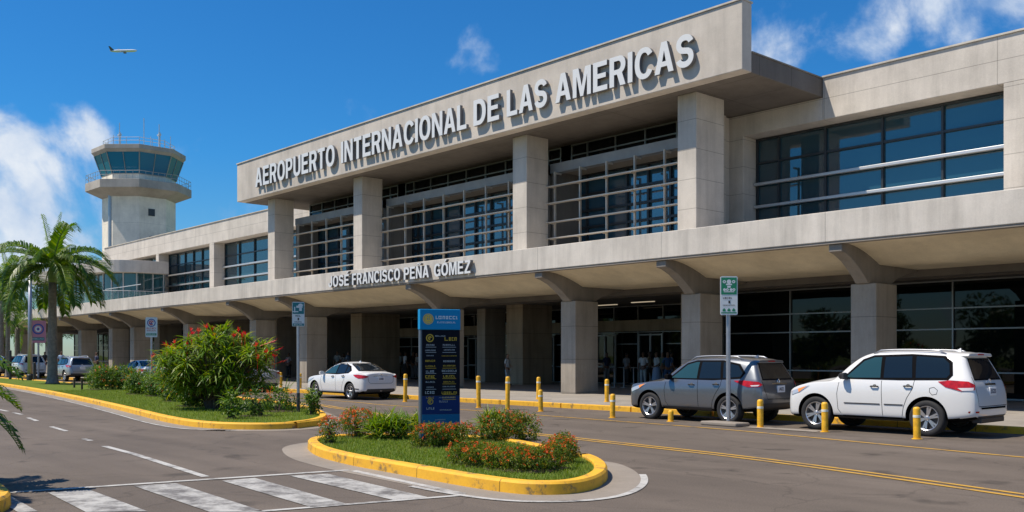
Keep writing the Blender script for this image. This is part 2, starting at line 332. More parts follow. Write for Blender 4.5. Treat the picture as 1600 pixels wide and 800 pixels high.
def grassmat():
    m = bpy.data.materials.new('lawn'); m.use_nodes = True; t = m.node_tree; b = t.nodes['Principled BSDF']; b.inputs['Roughness'].default_value = .9; b.inputs['Specular IOR Level'].default_value = .15
    g = N(t, 'ShaderNodeNewGeometry'); n = N(t, 'ShaderNodeTexNoise', inp={'Scale': 1.6, 'Detail': 8, 'Roughness': .7}); L(t, g.outputs['Position'], n.inputs['Vector'])
    n2 = N(t, 'ShaderNodeTexNoise', inp={'Scale': 45, 'Detail': 3}); L(t, g.outputs['Position'], n2.inputs['Vector'])
    cr = N(t, 'ShaderNodeValToRGB'); e = cr.color_ramp.elements; e[0].position = .3; e[0].color = (.09, .14, .014, 1); e[1].position = .7; e[1].color = (.15, .205, .03, 1)
    L(t, n.outputs[0], cr.inputs[0]); ne = e.new(.86); ne.color = (.24, .20, .07, 1); r = N(t, 'ShaderNodeMapRange', inp={1: .3, 2: .7, 3: .7, 4: 1.25}); L(t, n2.outputs[0], r.inputs[0])
    mx = N(t, 'ShaderNodeMix', data_type='RGBA', blend_type='MULTIPLY'); mx.inputs[0].default_value = 1; L(t, cr.outputs[0], mx.inputs[6]); L(t, r.outputs[0], mx.inputs[7]); L(t, mx.outputs[2], b.inputs['Base Color'])
    bp = N(t, 'ShaderNodeBump', inp={'Strength': .9, 'Distance': .04}); L(t, n2.outputs[0], bp.inputs['Height']); L(t, bp.outputs[0], b.inputs['Normal']); return m
M['lawn'] = grassmat()
M['blade'] = leafmat('grass_blades', (.10, .17, .012), (.18, .26, .022), (.28, .27, .06), .3, .6)
M['leaf'] = leafmat('green_leaves', (.03, .085, .008), (.12, .22, .02), (.24, .30, .03), .35)
M['leaf_d'] = leafmat('deep_green_leaves', (.022, .06, .01), (.07, .14, .018), (.13, .19, .03), .3)
M['leaf_h'] = leafmat('hedge_leaves', (.06, .12, .012), (.15, .22, .025), (.36, .22, .03), .35)
M['strap'] = leafmat('strap_leaves', (.05, .13, .010), (.19, .30, .022), (.40, .38, .04), .4)
M['palm'] = leafmat('palm_leaflets', (.03, .09, .010), (.10, .20, .016), (.25, .31, .025), .38, .4)
M['palm_y'] = leafmat('young_palm_leaflets', (.14, .26, .012), (.22, .34, .02), (.32, .40, .03), .45, .4)
M['flower'] = leafmat('orange_flowers', (.65, .10, .02), (.85, .22, .03), (.8, .07, .05), .2)
M['red_flower'] = leafmat('red_flowers', (.70, .02, .015), (.80, .07, .02), (.75, .03, .08), .25)
M['bark'] = mat('palm_bark', (.23, .20, .165), .9, noise=.3, nscale=6, bump=.6, bscale=18)
M['stem'] = mat('woody_stem', (.09, .065, .045), .9, noise=.3, nscale=20)
M['shaft'] = mat('green_crownshaft', (.16, .25, .05), .5, noise=.15, nscale=5)

# ------------------------------------------------------------------ ground, roads, kerbs, markings
def sheet(name, x0, x1, y0, y1, z, m):
    return tag(MB().add([(x0, y0, z), (x1, y0, z), (x1, y1, z), (x0, y1, z)], [(0, 1, 2, 3)]).build(name, m), kind='structure')
sheet('ground', -4000, 4000, -4000, 4000, -.02, M['lawn'])
sheet('road', -400, 200, -60, 22.02, 0, M['asphalt'])
w = MB().box(-400, 60, 22.2, 26.8, -.1, .15).box(-400, 60, 26.8, 80, -.1, .1515)
tag(w.build('sidewalk', M['walk'], bevel=.01), kind='structure')
kb = MB()
x = -400
while x < 40:
    kb.box(x, x+2.96, 22.0, 22.2, -.1, .155); x += 3.0
tag(kb.build('kerb', M['kerb'], bevel=.02), kind='structure')

def spline(pts, n=8, closed=True):
    out = []; m = len(pts)
    rng = range(m) if closed else range(m-1)
    for i in rng:
        if closed: p = [pts[(i+k-1) % m] for k in range(4)]
        else: p = [pts[max(i-1, 0)], pts[i], pts[i+1], pts[min(i+2, m-1)]]
        p = [Vector((q[0], q[1])) for q in p]
        for k in range(n):
            t = k/n
            out.append(.5*((2*p[1])+(-p[0]+p[2])*t+(2*p[0]-5*p[1]+4*p[2]-p[3])*t*t+(-p[0]+3*p[1]-3*p[2]+p[3])*t**3))
    if not closed: out.append(Vector((pts[-1][0], pts[-1][1])))
    return out
def chaikin(pts, n=3):
    P = [Vector((p[0], p[1])) for p in pts]
    for _ in range(n):
        Q = []
        for i in range(len(P)): a, b = P[i], P[(i+1) % len(P)]; Q += [a*.75+b*.25, a*.25+b*.75]
        P = Q
    return P
def offs(poly, d):            # closed, counter-clockwise, d>0 inwards
    n = len(poly); out = []
    for i in range(n):
        a = (poly[(i+1) % n]-poly[i-1]).normalized(); out.append(poly[i]+Vector((-a.y, a.x))*d)
    return out
def ccw(p):
    a = sum(p[i].x*p[(i+1) % len(p)].y-p[(i+1) % len(p)].x*p[i].y for i in range(len(p)))
    return p if a > 0 else p[::-1]
def ring(mb, loops, mi=0):    # loops: list of (poly,z)
    n = len(loops[0][0]); vs = []
    for p, z in loops: vs += [(q.x, q.y, z) for q in p]
    fs = []
    for k in range(len(loops)-1):
        for i in range(n): fs.append((k*n+i, k*n+(i+1) % n, (k+1)*n+(i+1) % n, (k+1)*n+i))
    mb.add(vs, fs, mi)
def island(pts, name, h=.16, apron=0.0, n=8, dome=.05):
    P = ccw(chaikin(pts, 4)); P = [p for i, p in enumerate(P) if (p-P[i-1]).length > .01]; mb = MB()
    ring(mb, [(P, -.02), (offs(P, .008), h-.03), (offs(P, .035), h), (offs(P, .17), h), (offs(P, .19), h-.02), (offs(P, .2), .0)])
    tag(mb.build('kerb', M['kerb'], smooth=math.radians(35)), kind='structure')
    if apron:
        mb = MB(); ring(mb, [(offs(P, -apron), .004), (offs(P, .02), .012)]); tag(mb.build('gutter', M['gutter']), kind='structure')
    I = offs(P, .185); I2 = offs(P, .6)
    bm = bmesh.new(); vs = [bm.verts.new((q.x, q.y, h-.05)) for q in I]; es = [bm.edges.new((vs[i], vs[(i+1) % len(vs)])) for i in range(len(vs))]
    bmesh.ops.triangle_fill(bm, edges=es, use_beauty=True); me = bpy.data.meshes.new('lawn'); bm.to_mesh(me); bm.free(); me.materials.append(M['lawn'])
    o = bpy.data.objects.new('lawn', me); COL.objects.link(o); tag(o, kind='structure')
    return P
I1 = [at(512, 663), at(460, 672), at(340, 672), at(270, 664), at(200, 630+15), at(130, 628), at(55, 612), Vector((-64, 15.0, 0)), Vector((-90, 15.0, 0)), Vector((-140, 15, 0)), Vector((-142, 17, 0)), Vector((-140, 19, 0)), Vector((-100, 18.9, 0)), Vector((-75, 18.6, 0)), Vector((-56, 18.2, 0)), Vector((-38, 17.2, 0)), Vector((-27, 15.5, 0)), Vector((-22.2, 13.5, 0)), Vector((-20.3, 12.0, 0)), Vector((-19.75, 10.6, 0))]
P1 = island(I1, 'a', apron=.35)
I2 = [at(476, 694), at(486, 712), at(540, 727), at(600, 738), at(700, 757), at(770, 769), at(835, 776), at(912, 773), at(950, 756), at(950, 738), at(922, 724), (-10.4, 10.75), (-12.3, 11.7), (-14.2, 12.0), (-15.9, 10.9)]
P2 = island(I2, 'b', h=.17, apron=.45)
I3 = [at(33, 802), at(0, 768), Vector((-15.2, 3.15, 0)), Vector((-17.5, 2.8, 0)), Vector((-18, -2, 0)), Vector((-11, -2, 0)), Vector((-10.7, 1.5, 0))]
P3 = island(I3, 'c', apron=.0)

def stripe(mb, pts, w, z=.008):
    pts = [Vector((p[0], p[1])) for p in pts]; n = len(pts); vs = []
    for i, p in enumerate(pts):
        d = (pts[min(i+1, n-1)]-pts[max(i-1, 0)]).normalized(); q = Vector((-d.y, d.x))*w/2; vs += [(*(p+q), z), (*(p-q), z)]
    mb.add(vs, [(2*i, 2*i+1, 2*i+3, 2*i+2) for i in range(n-1)])
def poly(mb, pix, z=.008):
    q = [at(*p) for p in pix]; mb.add([(p.x, p.y, z) for p in q], [tuple(range(len(q)))])
mb = MB()
dy = spline([(-1, 11.2), at(1600, 773), at(1200, 718), at(960, 691), at(830, 677), (-15.9, 14.1), (-21.5, 15.3), (-26.5, 16.6), (-34, 17.6), (-70, 19.1), (-150, 19.8)], 8, False)
stripe(mb, dy, .10)
n = len(dy); d2 = []
for i, p in enumerate(dy):
    d = (dy[min(i+1, n-1)]-dy[max(i-1, 0)]).normalized(); d2.append(p+Vector((d.y, -d.x))*(-.24))
stripe(mb, d2, .10)
stripe(mb, spline([(0, 16.4), at(1600, 715), at(1140, 672), at(960, 658), at(746, 642), at(600, 633), at(493, 624), (-60, 19.9), (-150, 20.3)], 8, False), .11)
tag(mb.build('yellow_markings', M['pyellow']), kind='structure')
mb = MB()
stripe(mb, [at(10, 770.5), at(545, 735)], .13); stripe(mb, [at(552, 736), at(724, 772.5)], .12)
stripe(mb, [at(728, 774), at(416, 799), at(330, 806)], .10)
stripe(mb, [at(163, 697.5), at(210, 710), at(321, 745.5)], .12)
for a, b in (((131, 686), (142, 689)), ((80, 667), (104, 674)), ((44, 653), (58, 658)), ((21, 645), (34, 648)), ((-2, 640), (12, 643))): stripe(mb, [at(*a), at(*b)], .11)
W2 = offs(P2, -.50); k = [i for i, p in enumerate(W2) if p.x > -11.6 or p.y < 7.0]
idx = sorted(k, key=lambda i: (i-k[0]) % len(W2))
# white line round the rounded end of the small island
n2 = len(P2); start = min(range(n2), key=lambda i: (P2[i]-at(690, 755).to_2d()).length)
arc = []
i = start
while True:
    arc.append(W2[i % n2]); i += 1
    if (P2[i % n2]-Vector((-9.6, 10.4))).length < .45 or len(arc) > n2: break
stripe(mb, arc, .10, .010)
W1 = offs(P1, -.42); fr = [p for p in W1 if p.y < 15.2 and p.x > -100 and p.x < -20.2 and (p.y < 12.8 or p.x < -34)]
fr.sort(key=lambda p: p.x); stripe(mb, fr, .07, .010)
tag(mb.build('white_markings', M['pwhite']), kind='structure')
mb = MB()
poly(mb, [(0, 773), (12, 773.5), (59, 800), (28, 801), (0, 785)]); poly(mb, [(75, 770.6), (140, 766), (231, 800), (134, 801)]); poly(mb, [(209, 760), (275, 755.6), (412, 800), (328, 801)])
poly(mb, [(347, 752), (398, 747.5), (541, 788), (485, 793)]); poly(mb, [(452, 744), (512, 741), (668, 777.5), (614, 782)])
tag(mb.build('crosswalk', M['pwhite2']), kind='structure')
# concrete pads beside the tall sign post
pd = MB(); c0 = at(1138, 666)
pd.prism([(c0.x-.75, c0.y-.12), (c0.x+.35, c0.y-.20), (c0.x+.45, c0.y+.25), (c0.x-.6, c0.y+.3)], 0, .10)
tag(pd.build('sign_footing', M['gutter'], bevel=.03), 'low concrete block under the tall green and white sign post', 'footing')
sheet('pavement_patch', -13.1, -11.2, 19.15, 19.6, .012, M['gutter'])

# ------------------------------------------------------------------ terminal
T = empty('airport_terminal', (-40, 26, 0), 'long concrete airport terminal with projecting sign fascia and deep canopy', 'terminal')
T.location = (0, 0, 0)
CX0, CX1 = -128, 6
# canopy
mb = MB()
mb.box(CX0, CX1, 26.0, 26.35, 5.10, 6.0).box(CX0, CX1, 26.35, 33.9, 5.6, 5.97)
tag(mb.build('canopy_fascia', M['conc_fascia'], T, bevel=.02))
mb = MB().box(CX0, CX1, 26.03, 26.33, 5.03, 5.098)
mb.build('fascia_edge_trim', M['conc_dark'], T)
prof = [(26.34, 5.06)]+[(26.34+2.1*t/8, 5.06-.52*(t/8)**1.7) for t in range(1, 9)]
mb = MB()
pp = prof+[(34.0, 4.54), (34.0, 4.75), (26.34, 5.4)]
mb.prismx(pp[::-1], CX0, CX1)
mb.build('canopy_soffit', M['soffit'], T, smooth=math.radians(30))
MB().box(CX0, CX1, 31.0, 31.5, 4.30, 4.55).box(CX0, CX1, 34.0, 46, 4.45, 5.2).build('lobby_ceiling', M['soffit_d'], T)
# arms and columns of the front row
tips = [-8.0, -14.6, -21.2, -27.4, -36.2, -48.8, -55.0, -65.1, -75.2, -79.9, -87.5, -97.0, -106.0, -116.0]
ap = [(26.12, 5.02), (26.12, 4.80), (26.4, 4.74), (26.8, 4.58), (27.2, 4.34), (27.55, 4.08), (27.7, 3.94), (29.15, 3.94), (29.6, 4.16), (30.3, 4.36), (31.0, 4.46), (31.0, 4.72), (28.6, 4.72), (27.6, 4.95), (26.9, 5.12)]
for i, x in enumerate(tips):
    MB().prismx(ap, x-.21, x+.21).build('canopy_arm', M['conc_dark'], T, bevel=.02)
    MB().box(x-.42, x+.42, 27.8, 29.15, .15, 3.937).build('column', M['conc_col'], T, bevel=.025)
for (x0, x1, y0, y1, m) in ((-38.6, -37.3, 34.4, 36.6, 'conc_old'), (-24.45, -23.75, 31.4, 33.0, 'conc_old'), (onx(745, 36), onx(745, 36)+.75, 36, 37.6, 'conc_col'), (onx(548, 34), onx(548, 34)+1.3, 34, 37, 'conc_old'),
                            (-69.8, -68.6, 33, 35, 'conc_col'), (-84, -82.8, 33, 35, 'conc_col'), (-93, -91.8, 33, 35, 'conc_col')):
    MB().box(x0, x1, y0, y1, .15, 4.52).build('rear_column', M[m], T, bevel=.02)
# entrance level walls: glass line at y=40 (doors), y=35 (right-hand lobby)
def glazed(x0, x1, y, zs, step, name, gm, fm, depth=.08, z0=.15, sills=True, gy=.04, parent=T, fw=.05):
    g = MB().box(x0, x1, y+gy, y+gy+.03, z0, zs[-1]).build('window_glass', gm, parent)
    f = MB(); x = x0; nn = max(1, round((x1-x0)/step)); 
    for k in range(nn+1):
        xx = x0+(x1-x0)*k/nn; f.box(xx-fw/2, xx+fw/2, y-depth/2, y+gy-.003, z0, zs[-1])
    for z in zs[:-1]+([z0+.03] if sills else [])+[zs[-1]-.03]:
        for k in range(nn):
            a = x0+(x1-x0)*k/nn+fw/2; b = x0+(x1-x0)*(k+1)/nn-fw/2; f.box(a, b, y-depth/2+.01, y+gy-.003, z-fw/2, z+fw/2)
    f.build('window_frame', fm, g)
    return g
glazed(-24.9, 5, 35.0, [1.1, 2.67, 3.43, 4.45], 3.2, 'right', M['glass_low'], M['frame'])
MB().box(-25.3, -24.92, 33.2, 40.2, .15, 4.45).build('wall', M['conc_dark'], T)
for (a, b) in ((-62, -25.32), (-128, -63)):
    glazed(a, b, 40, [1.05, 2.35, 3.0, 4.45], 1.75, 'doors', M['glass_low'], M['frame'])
MB().box(-62, -25.32, 39.6, 39.95, 3.05, 3.65).build('entrance_lintel', M['conc_old'], T, bevel=.01)
MB().box(-63, -62, 33.2, 40.3, .15, 4.45).build('wall', M['conc_dark'], T)
M['door_light'] = mat('pale_door_glass', (.20, .27, .24), .15)
for x in (-47.6, -41.2, -36.3, -33.0, -57.5, -52.5):      # sliding doors with pale metal frames
    d = MB().box(x-.85, x+.85, 39.82, 39.86, .2, 2.9).build('door', M['glass_low'], T)
    f = MB()
    for q in (-.85, -.05, .75): f.box(x+q, x+q+.1, 39.74, 39.816, .2, 2.9)
    f.box(x-.75, x-.05, 39.75, 39.815, 1.05, 1.15).box(x+.05, x+.75, 39.75, 39.815, 1.05, 1.15).box(x-.75, x+.75, 39.75, 39.815, 2.8, 2.88)
    f.build('door_frame', M['frame'], d)
lm = bpy.data.materials.new('lit_tube'); lm.use_nodes = True; lb = lm.node_tree.nodes['Principled BSDF']; lb.inputs['Emission Color'].default_value = (1, .82, .55, 1); lb.inputs['Emission Strength'].default_value = .35
for (x, y) in ((-34.6, 38), (-31.4, 37.2), (-50, 38), (-44, 38), (-57, 38)):
    MB().box(x-.75, x+.75, y, y+.10, 4.41, 4.448).build('ceiling_light', lm, T)
# solid core behind everything
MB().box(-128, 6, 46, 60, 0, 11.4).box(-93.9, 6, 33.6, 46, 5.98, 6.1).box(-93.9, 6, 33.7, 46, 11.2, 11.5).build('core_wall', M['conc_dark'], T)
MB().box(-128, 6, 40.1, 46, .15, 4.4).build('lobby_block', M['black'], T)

# upper wings at y=32.1
def wing(x0, x1, piers, name):
    mb = MB(); mb.box(x0, x1, 32.1, 33.9, 10.42, 11.97)
    mb.build('parapet', M['conc'], T, bevel=.02)
    MB().box(x0, x1, 32.04, 33.95, 11.972, 12.03).build('coping', M['coping'], T)
    for a, b in piers: MB().box(a, b, 32.1, 33.9, 5.97, 10.418).build('wall_pier', M['conc_p'], T, bevel=.015)
wing(-18.45+.0, 6, [(-12.1, 6)], 'right')
MB().box(-25.0, -18.452, 32.1, 33.9, 10.42, 11.24).build('parapet', M['conc'], T)
MB().box(-25.0, -21.9, 32.1, 33.9, 5.97, 10.418).build('wall_pier', M['conc_p'], T, bevel=.015)
MB().box(-24.6, -22.55, 31.75, 32.098, 5.97, 11.24).build('wall_pier', M['conc_p'], T, bevel=.015)
def wing_window(x0, x1, xs, bars=True):
    y = 33.06
    g = MB().box(x0, x1, y, y+.05, 5.98, 10.41).build('window_glass', M['glass'], T)
    f = MB(); al = MB()
    for x in [x0+.04]+xs+[x1-.04]: f.box(x-.04, x+.04, y-.10, y-.003, 6.0, 10.4)
    for z, bar in ((6.04, 0), (6.75, 0), (7.66, 1), (8.56, 1), (9.42, 0), (10.36, 0)):
        if bar and bars: al.box(x0+.02, x1-.02, y-.30, y-.12, z-.06, z+.05)
        f.box(x0, x1, y-.09, y-.004, z-.04, z+.04)
    f.build('window_frame', M['frame_d'], g); al.build('sun_bar', M['alu'], g, bevel=.01)
wing_window(-21.89, -12.11, [onx(p, 33) for p in (1217, 1290, 1379, 1473)])
# left wing: bays between pilasters
lp = [(-55.2, -53.5), (-70.7, -69.9), (-81.3, -80.7), (-93.9, -91.6)]
wing(-93.9, -53.5, [], 'left')
for a, b in lp: MB().box(a, b, 32.1, 33.9, 5.97, 10.418).build('wall_pier', M['conc_p'], T, bevel=.015)
for (a, b) in ((-69.89, -55.21), (-80.69, -70.71), (-91.59, -81.31)):
    n = 6; wing_window(a, b, [a+(b-a)*k/n for k in range(1, n)])
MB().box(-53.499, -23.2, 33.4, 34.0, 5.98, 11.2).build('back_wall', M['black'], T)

# left rounded lounge volume
def rounded(xr, yf, R, x0, yb, n=12):
    p = [(x0, yb), (x0, yf)]
    for k in range(n+1):
        t = -PI/2+PI/2*k/n; p.append((xr-R+R*math.cos(t), yf+R+R*math.sin(t)))
    p.append((xr, yb)); return p
MB().prism(rounded(-78.5, 27.0, 3.2, -99.5, 32.08), 8.55, 9.55).build('lounge_parapet', M['conc'], T, bevel=.02)
MB().prism(rounded(-79.3, 27.8, 2.6, -98.9, 32.08), 5.98, 8.548).build('lounge_glass', M['glass_teal'], T, smooth=math.radians(30))
mb = MB(); q = rounded(-79.25, 27.75, 2.65, -98.9, 32.0)[1:]
for i in range(18): x = -98.9+i*.95; mb.box(x-.04, x+.04, 27.70, 27.795, 5.99, 8.54)
for (x, y) in q[2:-1:3]: mb.box(x-.04, x+.04, y-.04, y+.04, 5.99, 8.54)
mb.box(-79.3, -79.22, 31.0, 31.08, 5.99, 8.54).box(-79.3, -79.22, 31.9, 31.98, 5.99, 8.54).build('lounge_mullion', M['alu'], T)
rl = MB(); rg = MB(); path = [Vector((x, y, 0)) for x, y in rounded(-78.5, 26.9, 3.2, -99, 32.0)[1:]]+[]
rl.tube([p+Vector((0, 0, 7.02)) for p in path], .03, 6)
for k in range(14): rl.tube([(-99+k*1.3, 26.9, 6), (-99+k*1.3, 26.9, 7.02)], .02, 6)
for p in path[1:]: rl.tube([p+Vector((0, 0, 6)), p+Vector((0, 0, 7.02))], .02, 5)
# long railing along the canopy to the wing
rl.tube([(-78.4, 26.9, 7.02), (-71.0, 26.9, 7.02)], .03, 6)
rl.build('railing', M['alu'], T)
for i in range(len(path)-1):
    a, b = path[i], path[i+1]; rg.add([a+Vector((0, 0, 6.08)), b+Vector((0, 0, 6.08)), b+Vector((0, 0, 6.95)), a+Vector((0, 0, 6.95))], [(0, 1, 2, 3)])
rg.build('railing_glass', M['rail_glass'], T)

# central block: sign panel, roof slab, pillars
SX0, SX1 = -55.5, -18.46
panel = MB().box(SX0, SX1, 27.0, 27.55, 11.27, 13.6).build('sign_panel', M['conc_sign'], T, bevel=.025)
MB().box(SX0-.02, SX1+.02, 26.95, 27.6, 13.602, 13.66).build('coping', M['coping'], panel)
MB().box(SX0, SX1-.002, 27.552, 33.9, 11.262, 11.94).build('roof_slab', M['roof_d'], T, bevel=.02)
MB().box(SX0, SX1+.03, 27.56, 34.0, 11.942, 11.99).build('roof_edge', M['conc_dark'], T)
pil = [(-53.4, -52.55), (-43.8, -42.95), (-31.0, -30.1), (-21.95, -21.1)]
for i, (a, b) in enumerate(pil): MB().box(a, b, 28.0, 29.3 if i < 3 else 29.7, 5.97, 11.26).build('pillar', M['conc_p'], T, bevel=.02)
M['inner'] = mat('inner_ceiling_panel', (.26, .23, .19), .8, noise=.15, nscale=.7)
for i in range(3):
    a, b = pil[i][1], pil[i+1][0]
    eb = b+.8 if i < 2 else b-.62
    MB().box(a-.6, eb-.2, 29.72, 30.1, 9.82, 10.24).build('beam', M['beamg'], T, bevel=.01)
    glazed(a-.8, eb, 30.9, [10.75, 11.25], 1.55, 'clerestory', M['glass_low'], M['frame'], z0=10.2)
    MB().box(a-.8, eb, 30.12, 31.6, 9.9, 10.02).build('inner_ceiling', M['inner'], T)
    glazed(a-.8, eb, 31.4, [6.75, 7.5, 8.25, 9.0, 9.9], 1.25, 'curtain', M['glass_blue'], M['frame_d'], z0=5.98, fw=.10, depth=.16)
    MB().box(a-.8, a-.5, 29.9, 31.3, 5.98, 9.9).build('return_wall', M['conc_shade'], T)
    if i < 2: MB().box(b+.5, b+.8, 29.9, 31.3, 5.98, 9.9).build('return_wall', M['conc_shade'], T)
    # louvre screen: posts and rails
    lv = MB(); n = max(4, round((b-a)/1.75))
    for k in range(n+1):
        x = a+.25+(b-a-.5)*k/n; lv.box(x-.028, x+.028, 29.42, 29.52, 5.98, 9.80)
        lv.box(x-.025, x+.025, 29.521, 29.85, 9.70, 9.78)
        for z in (6.2, 6.80, 7.50, 8.34, 9.08): lv.box(x-.02, x+.02, 29.2, 29.42, z-.02, z+.02)
    for z in (6.2, 6.80, 7.50, 8.34, 9.08):
        x0, x1 = (a-.25, b+.12); lv.box(x0, x1, 29.16, 29.40, z+.021, z+.062)
    lv.build('louvre_screen', M['rail'], T)

MB().box(-23.0, -22.45, 29.72, 31.74, 5.97, 11.26).build('wall_pier', M['conc_p'], T, bevel=.015)
# raised lettering
def el(cx, cy, rx, ry, a0, a1, n=12, p=2.0):
    out = []
    for k in range(n+1):
        t = math.radians(a0+(a1-a0)*k/n); c, q = math.cos(t), math.sin(t)
        out.append((cx+rx*math.copysign(abs(c)**(2/p), c), cy+ry*math.copysign(abs(q)**(2/p), q)))
    return out
def band(sp, t):
    a = []; b = []
    for i, p in enumerate(sp):
        p = Vector(p); d = (Vector(sp[min(i+1, len(sp)-1)])-Vector(sp[max(i-1, 0)])).normalized(); q = Vector((-d.y, d.x))*t/2; a.append(tuple(p+q)); b.append(tuple(p-q))
    return a+b[::-1]
def glyph(ch):
    acc = []
    if ch in 'ÉÓ': acc = [[(.30, 1.07), (.44, 1.27), (.62, 1.27), (.43, 1.07)]]
    if ch == 'Ñ': acc = [band([(.14, 1.10), (.20, 1.18), (.29, 1.19), (.40, 1.13), (.50, 1.12), (.57, 1.20)], .085)]
    ch = {'É': 'E', 'Ó': 'O', 'Ñ': 'N'}.get(ch, ch)
    G = {
    'I': [[(0, 0), (.20, 0), (.20, 1), (0, 1)]],
    'L': [[(0, 0), (.60, 0), (.60, .17), (.20, .17), (.20, 1), (0, 1)]],
    'E': [[(0, 0), (.65, 0), (.65, .17), (.20, .17), (.20, .43), (.58, .43), (.58, .59), (.20, .59), (.20, .83), (.63, .83), (.63, 1), (0, 1)]],
    'F': [[(0, 0), (.20, 0), (.20, .41), (.54, .41), (.54, .58), (.20, .58), (.20, .83), (.61, .83), (.61, 1), (0, 1)]],
    'T': [[(.22, 0), (.42, 0), (.42, .83), (.64, .83), (.64, 1), (0, 1), (0, .83), (.22, .83)]],
    'N': [[(0, 0), (0, 1), (.21, 1), (.53, .34), (.53, 1), (.71, 1), (.71, 0), (.51, 0), (.18, .66), (.18, 0)]],
    'M': [[(0, 0), (0, 1), (.27, 1), (.43, .34), (.59, 1), (.86, 1), (.86, 0), (.68, 0), (.68, .74), (.50, 0), (.36, 0), (.18, .74), (.18, 0)]],
    'A': [[(0, 0), (.27, 1), (.49, 1), (.76, 0), (.56, 0), (.50, .21), (.26, .21), (.20, 0)], [(.305, .37), (.455, .37), (.38, .72)]],
    'Z': [[(0, 0), (0, .16), (.40, .83), (.03, .83), (.03, 1), (.63, 1), (.63, .85), (.23, .17), (.64, .17), (.64, 0)]],
    'U': [[(0, 1)]+el(.35, .33, .35, .345, 180, 360, 14, 2.3)+[(.70, 1), (.50, 1)]+el(.35, .34, .15, .185, 0, -180, 12, 2.3)+[(.20, 1)]],
    'J': [[(.36, 1), (.56, 1)]+el(.28, .30, .28, .315, 0, -180, 14)+[(0, .38), (.18, .38)]+el(.28, .30, .09, .15, -180, 0, 10)],
    'O': [el(.39, .5, .39, .515, 0, 360, 36, 2.25)[:-1], el(.39, .5, .19, .345, 0, 360, 30, 2.25)[:-1]],
    'C': [el(.39, .5, .39, .515, 32, 328, 30, 2.2)+el(.39, .5, .19, .345, 325, 35, 26, 2.2)],
    'G': [el(.39, .5, .39, .515, 35, 300, 28, 2.2)+[(.60, .14), (.63, .02), (.76, .02), (.76, .54), (.41, .54), (.41, .38), (.58, .38), (.58, .26)]+el(.39, .5, .19, .345, 305, 38, 24, 2.2)],
    'D': [[(0, 0)]+el(.32, .5, .40, .5, -90, 90, 18, 2.2)+[(0, 1)], [(.20, .17)]+el(.30, .5, .21, .33, -90, 90, 14, 2.2)+[(.20, .83)]],
    'P': [[(0, 0), (.20, 0), (.20, .37)]+el(.38, .685, .29, .315, -90, 90, 14, 2.2)+[(0, 1)], [(.20, .53)]+el(.36, .685, .12, .155, -90, 90, 10)+[(.20, .84)]],
    'R': [[(0, 0), (.20, 0), (.20, .39), (.33, .39), (.47, 0), (.70, 0), (.55, .42)]+el(.42, .70, .28, .30, -58, 90, 14, 2.1)+[(0, 1)], [(.20, .55)]+el(.38, .695, .12, .145, -90, 90, 10)+[(.20, .84)]],
    'S': [band(el(.335, .725, .235, .205, 12, 245, 18, 2.1)+[(.34, .515)]+el(.335, .30, .245, .215, 62, -168, 18, 2.1), .19)]}
    return G[ch]+acc
def glyph_mesh(ch):
    c = bpy.data.curves.new('letter', 'CURVE'); c.dimensions = '2D'; c.fill_mode = 'BOTH'
    for lp in glyph(ch):
        sp = c.splines.new('POLY'); sp.points.add(len(lp)-1); sp.use_cyclic_u = True
        for i, p in enumerate(lp): sp.points[i].co = (p[0], p[1], 0, 1)
    o = bpy.data.objects.new('letter', c); COL.objects.link(o); me = evalmesh(o); bpy.data.objects.remove(o); bpy.data.curves.remove(c)
    return me
def lettering(words, y, zc, h, parent, depth=.16, stand=.10):
    for word, x0, x1 in words:
        ms = []; tot = 0
        for ch in word:
            me = glyph_mesh(ch); xs = [v.co.x for v in me.vertices]; ms.append((me, min(xs), max(xs))); tot += max(xs)-min(xs)
        gap = .10; total = tot+gap*(len(word)-1); sx = (x1-x0)/total; sz = h; x = x0
        for me, a, b in ms:
            bm = bmesh.new(); bm.from_mesh(me)
            for v in bm.verts: v.co = Vector(((v.co.x-a)*sx, 0, v.co.y*sz))
            bmesh.ops.remove_doubles(bm, verts=bm.verts, dist=1e-4)
            r = bmesh.ops.extrude_face_region(bm, geom=bm.faces[:])
            for v in [g for g in r['geom'] if isinstance(g, bmesh.types.BMVert)]: v.co.y += depth
            bmesh.ops.recalc_face_normals(bm, faces=bm.faces)
            for f in bm.faces: f.material_index = 0 if abs(f.normal.y) > .9 else 1
            m2 = bpy.data.meshes.new('letter'); bm.to_mesh(m2); bm.free(); m2.materials.append(M['letter']); m2.materials.append(M['letter_side'])
            o = bpy.data.objects.new('letter', m2); COL.objects.link(o); o.parent = parent; o.location = (x, y-stand-depth, zc-h/2)
            x += (b-a+gap)*sx; bpy.data.meshes.remove(me)
ws = [('AEROPUERTO', 400, 524), ('INTERNACIONAL', 534, 730), ('DE', 741, 781), ('LAS', 793, 856), ('AMERICAS', 869, 1085)]
lettering([(w_, onx(a, 26.85), onx(b, 26.85)) for w_, a, b in ws], 27.0, 12.36, 1.12, panel, depth=.15, stand=.05)
ws = [('JOSÉ', 516, 548), ('FRANCISCO', 553, 628), ('PEÑA', 634, 673), ('GÓMEZ', 681, 738)]
fas = [o for o in bpy.data.objects if o.name.startswith('canopy_fascia')][0]
lettering([(w_, onx(a, 25.9), onx(b, 25.9)) for w_, a, b in ws], 26.0, 5.50, .56, fas, depth=.16, stand=.05)

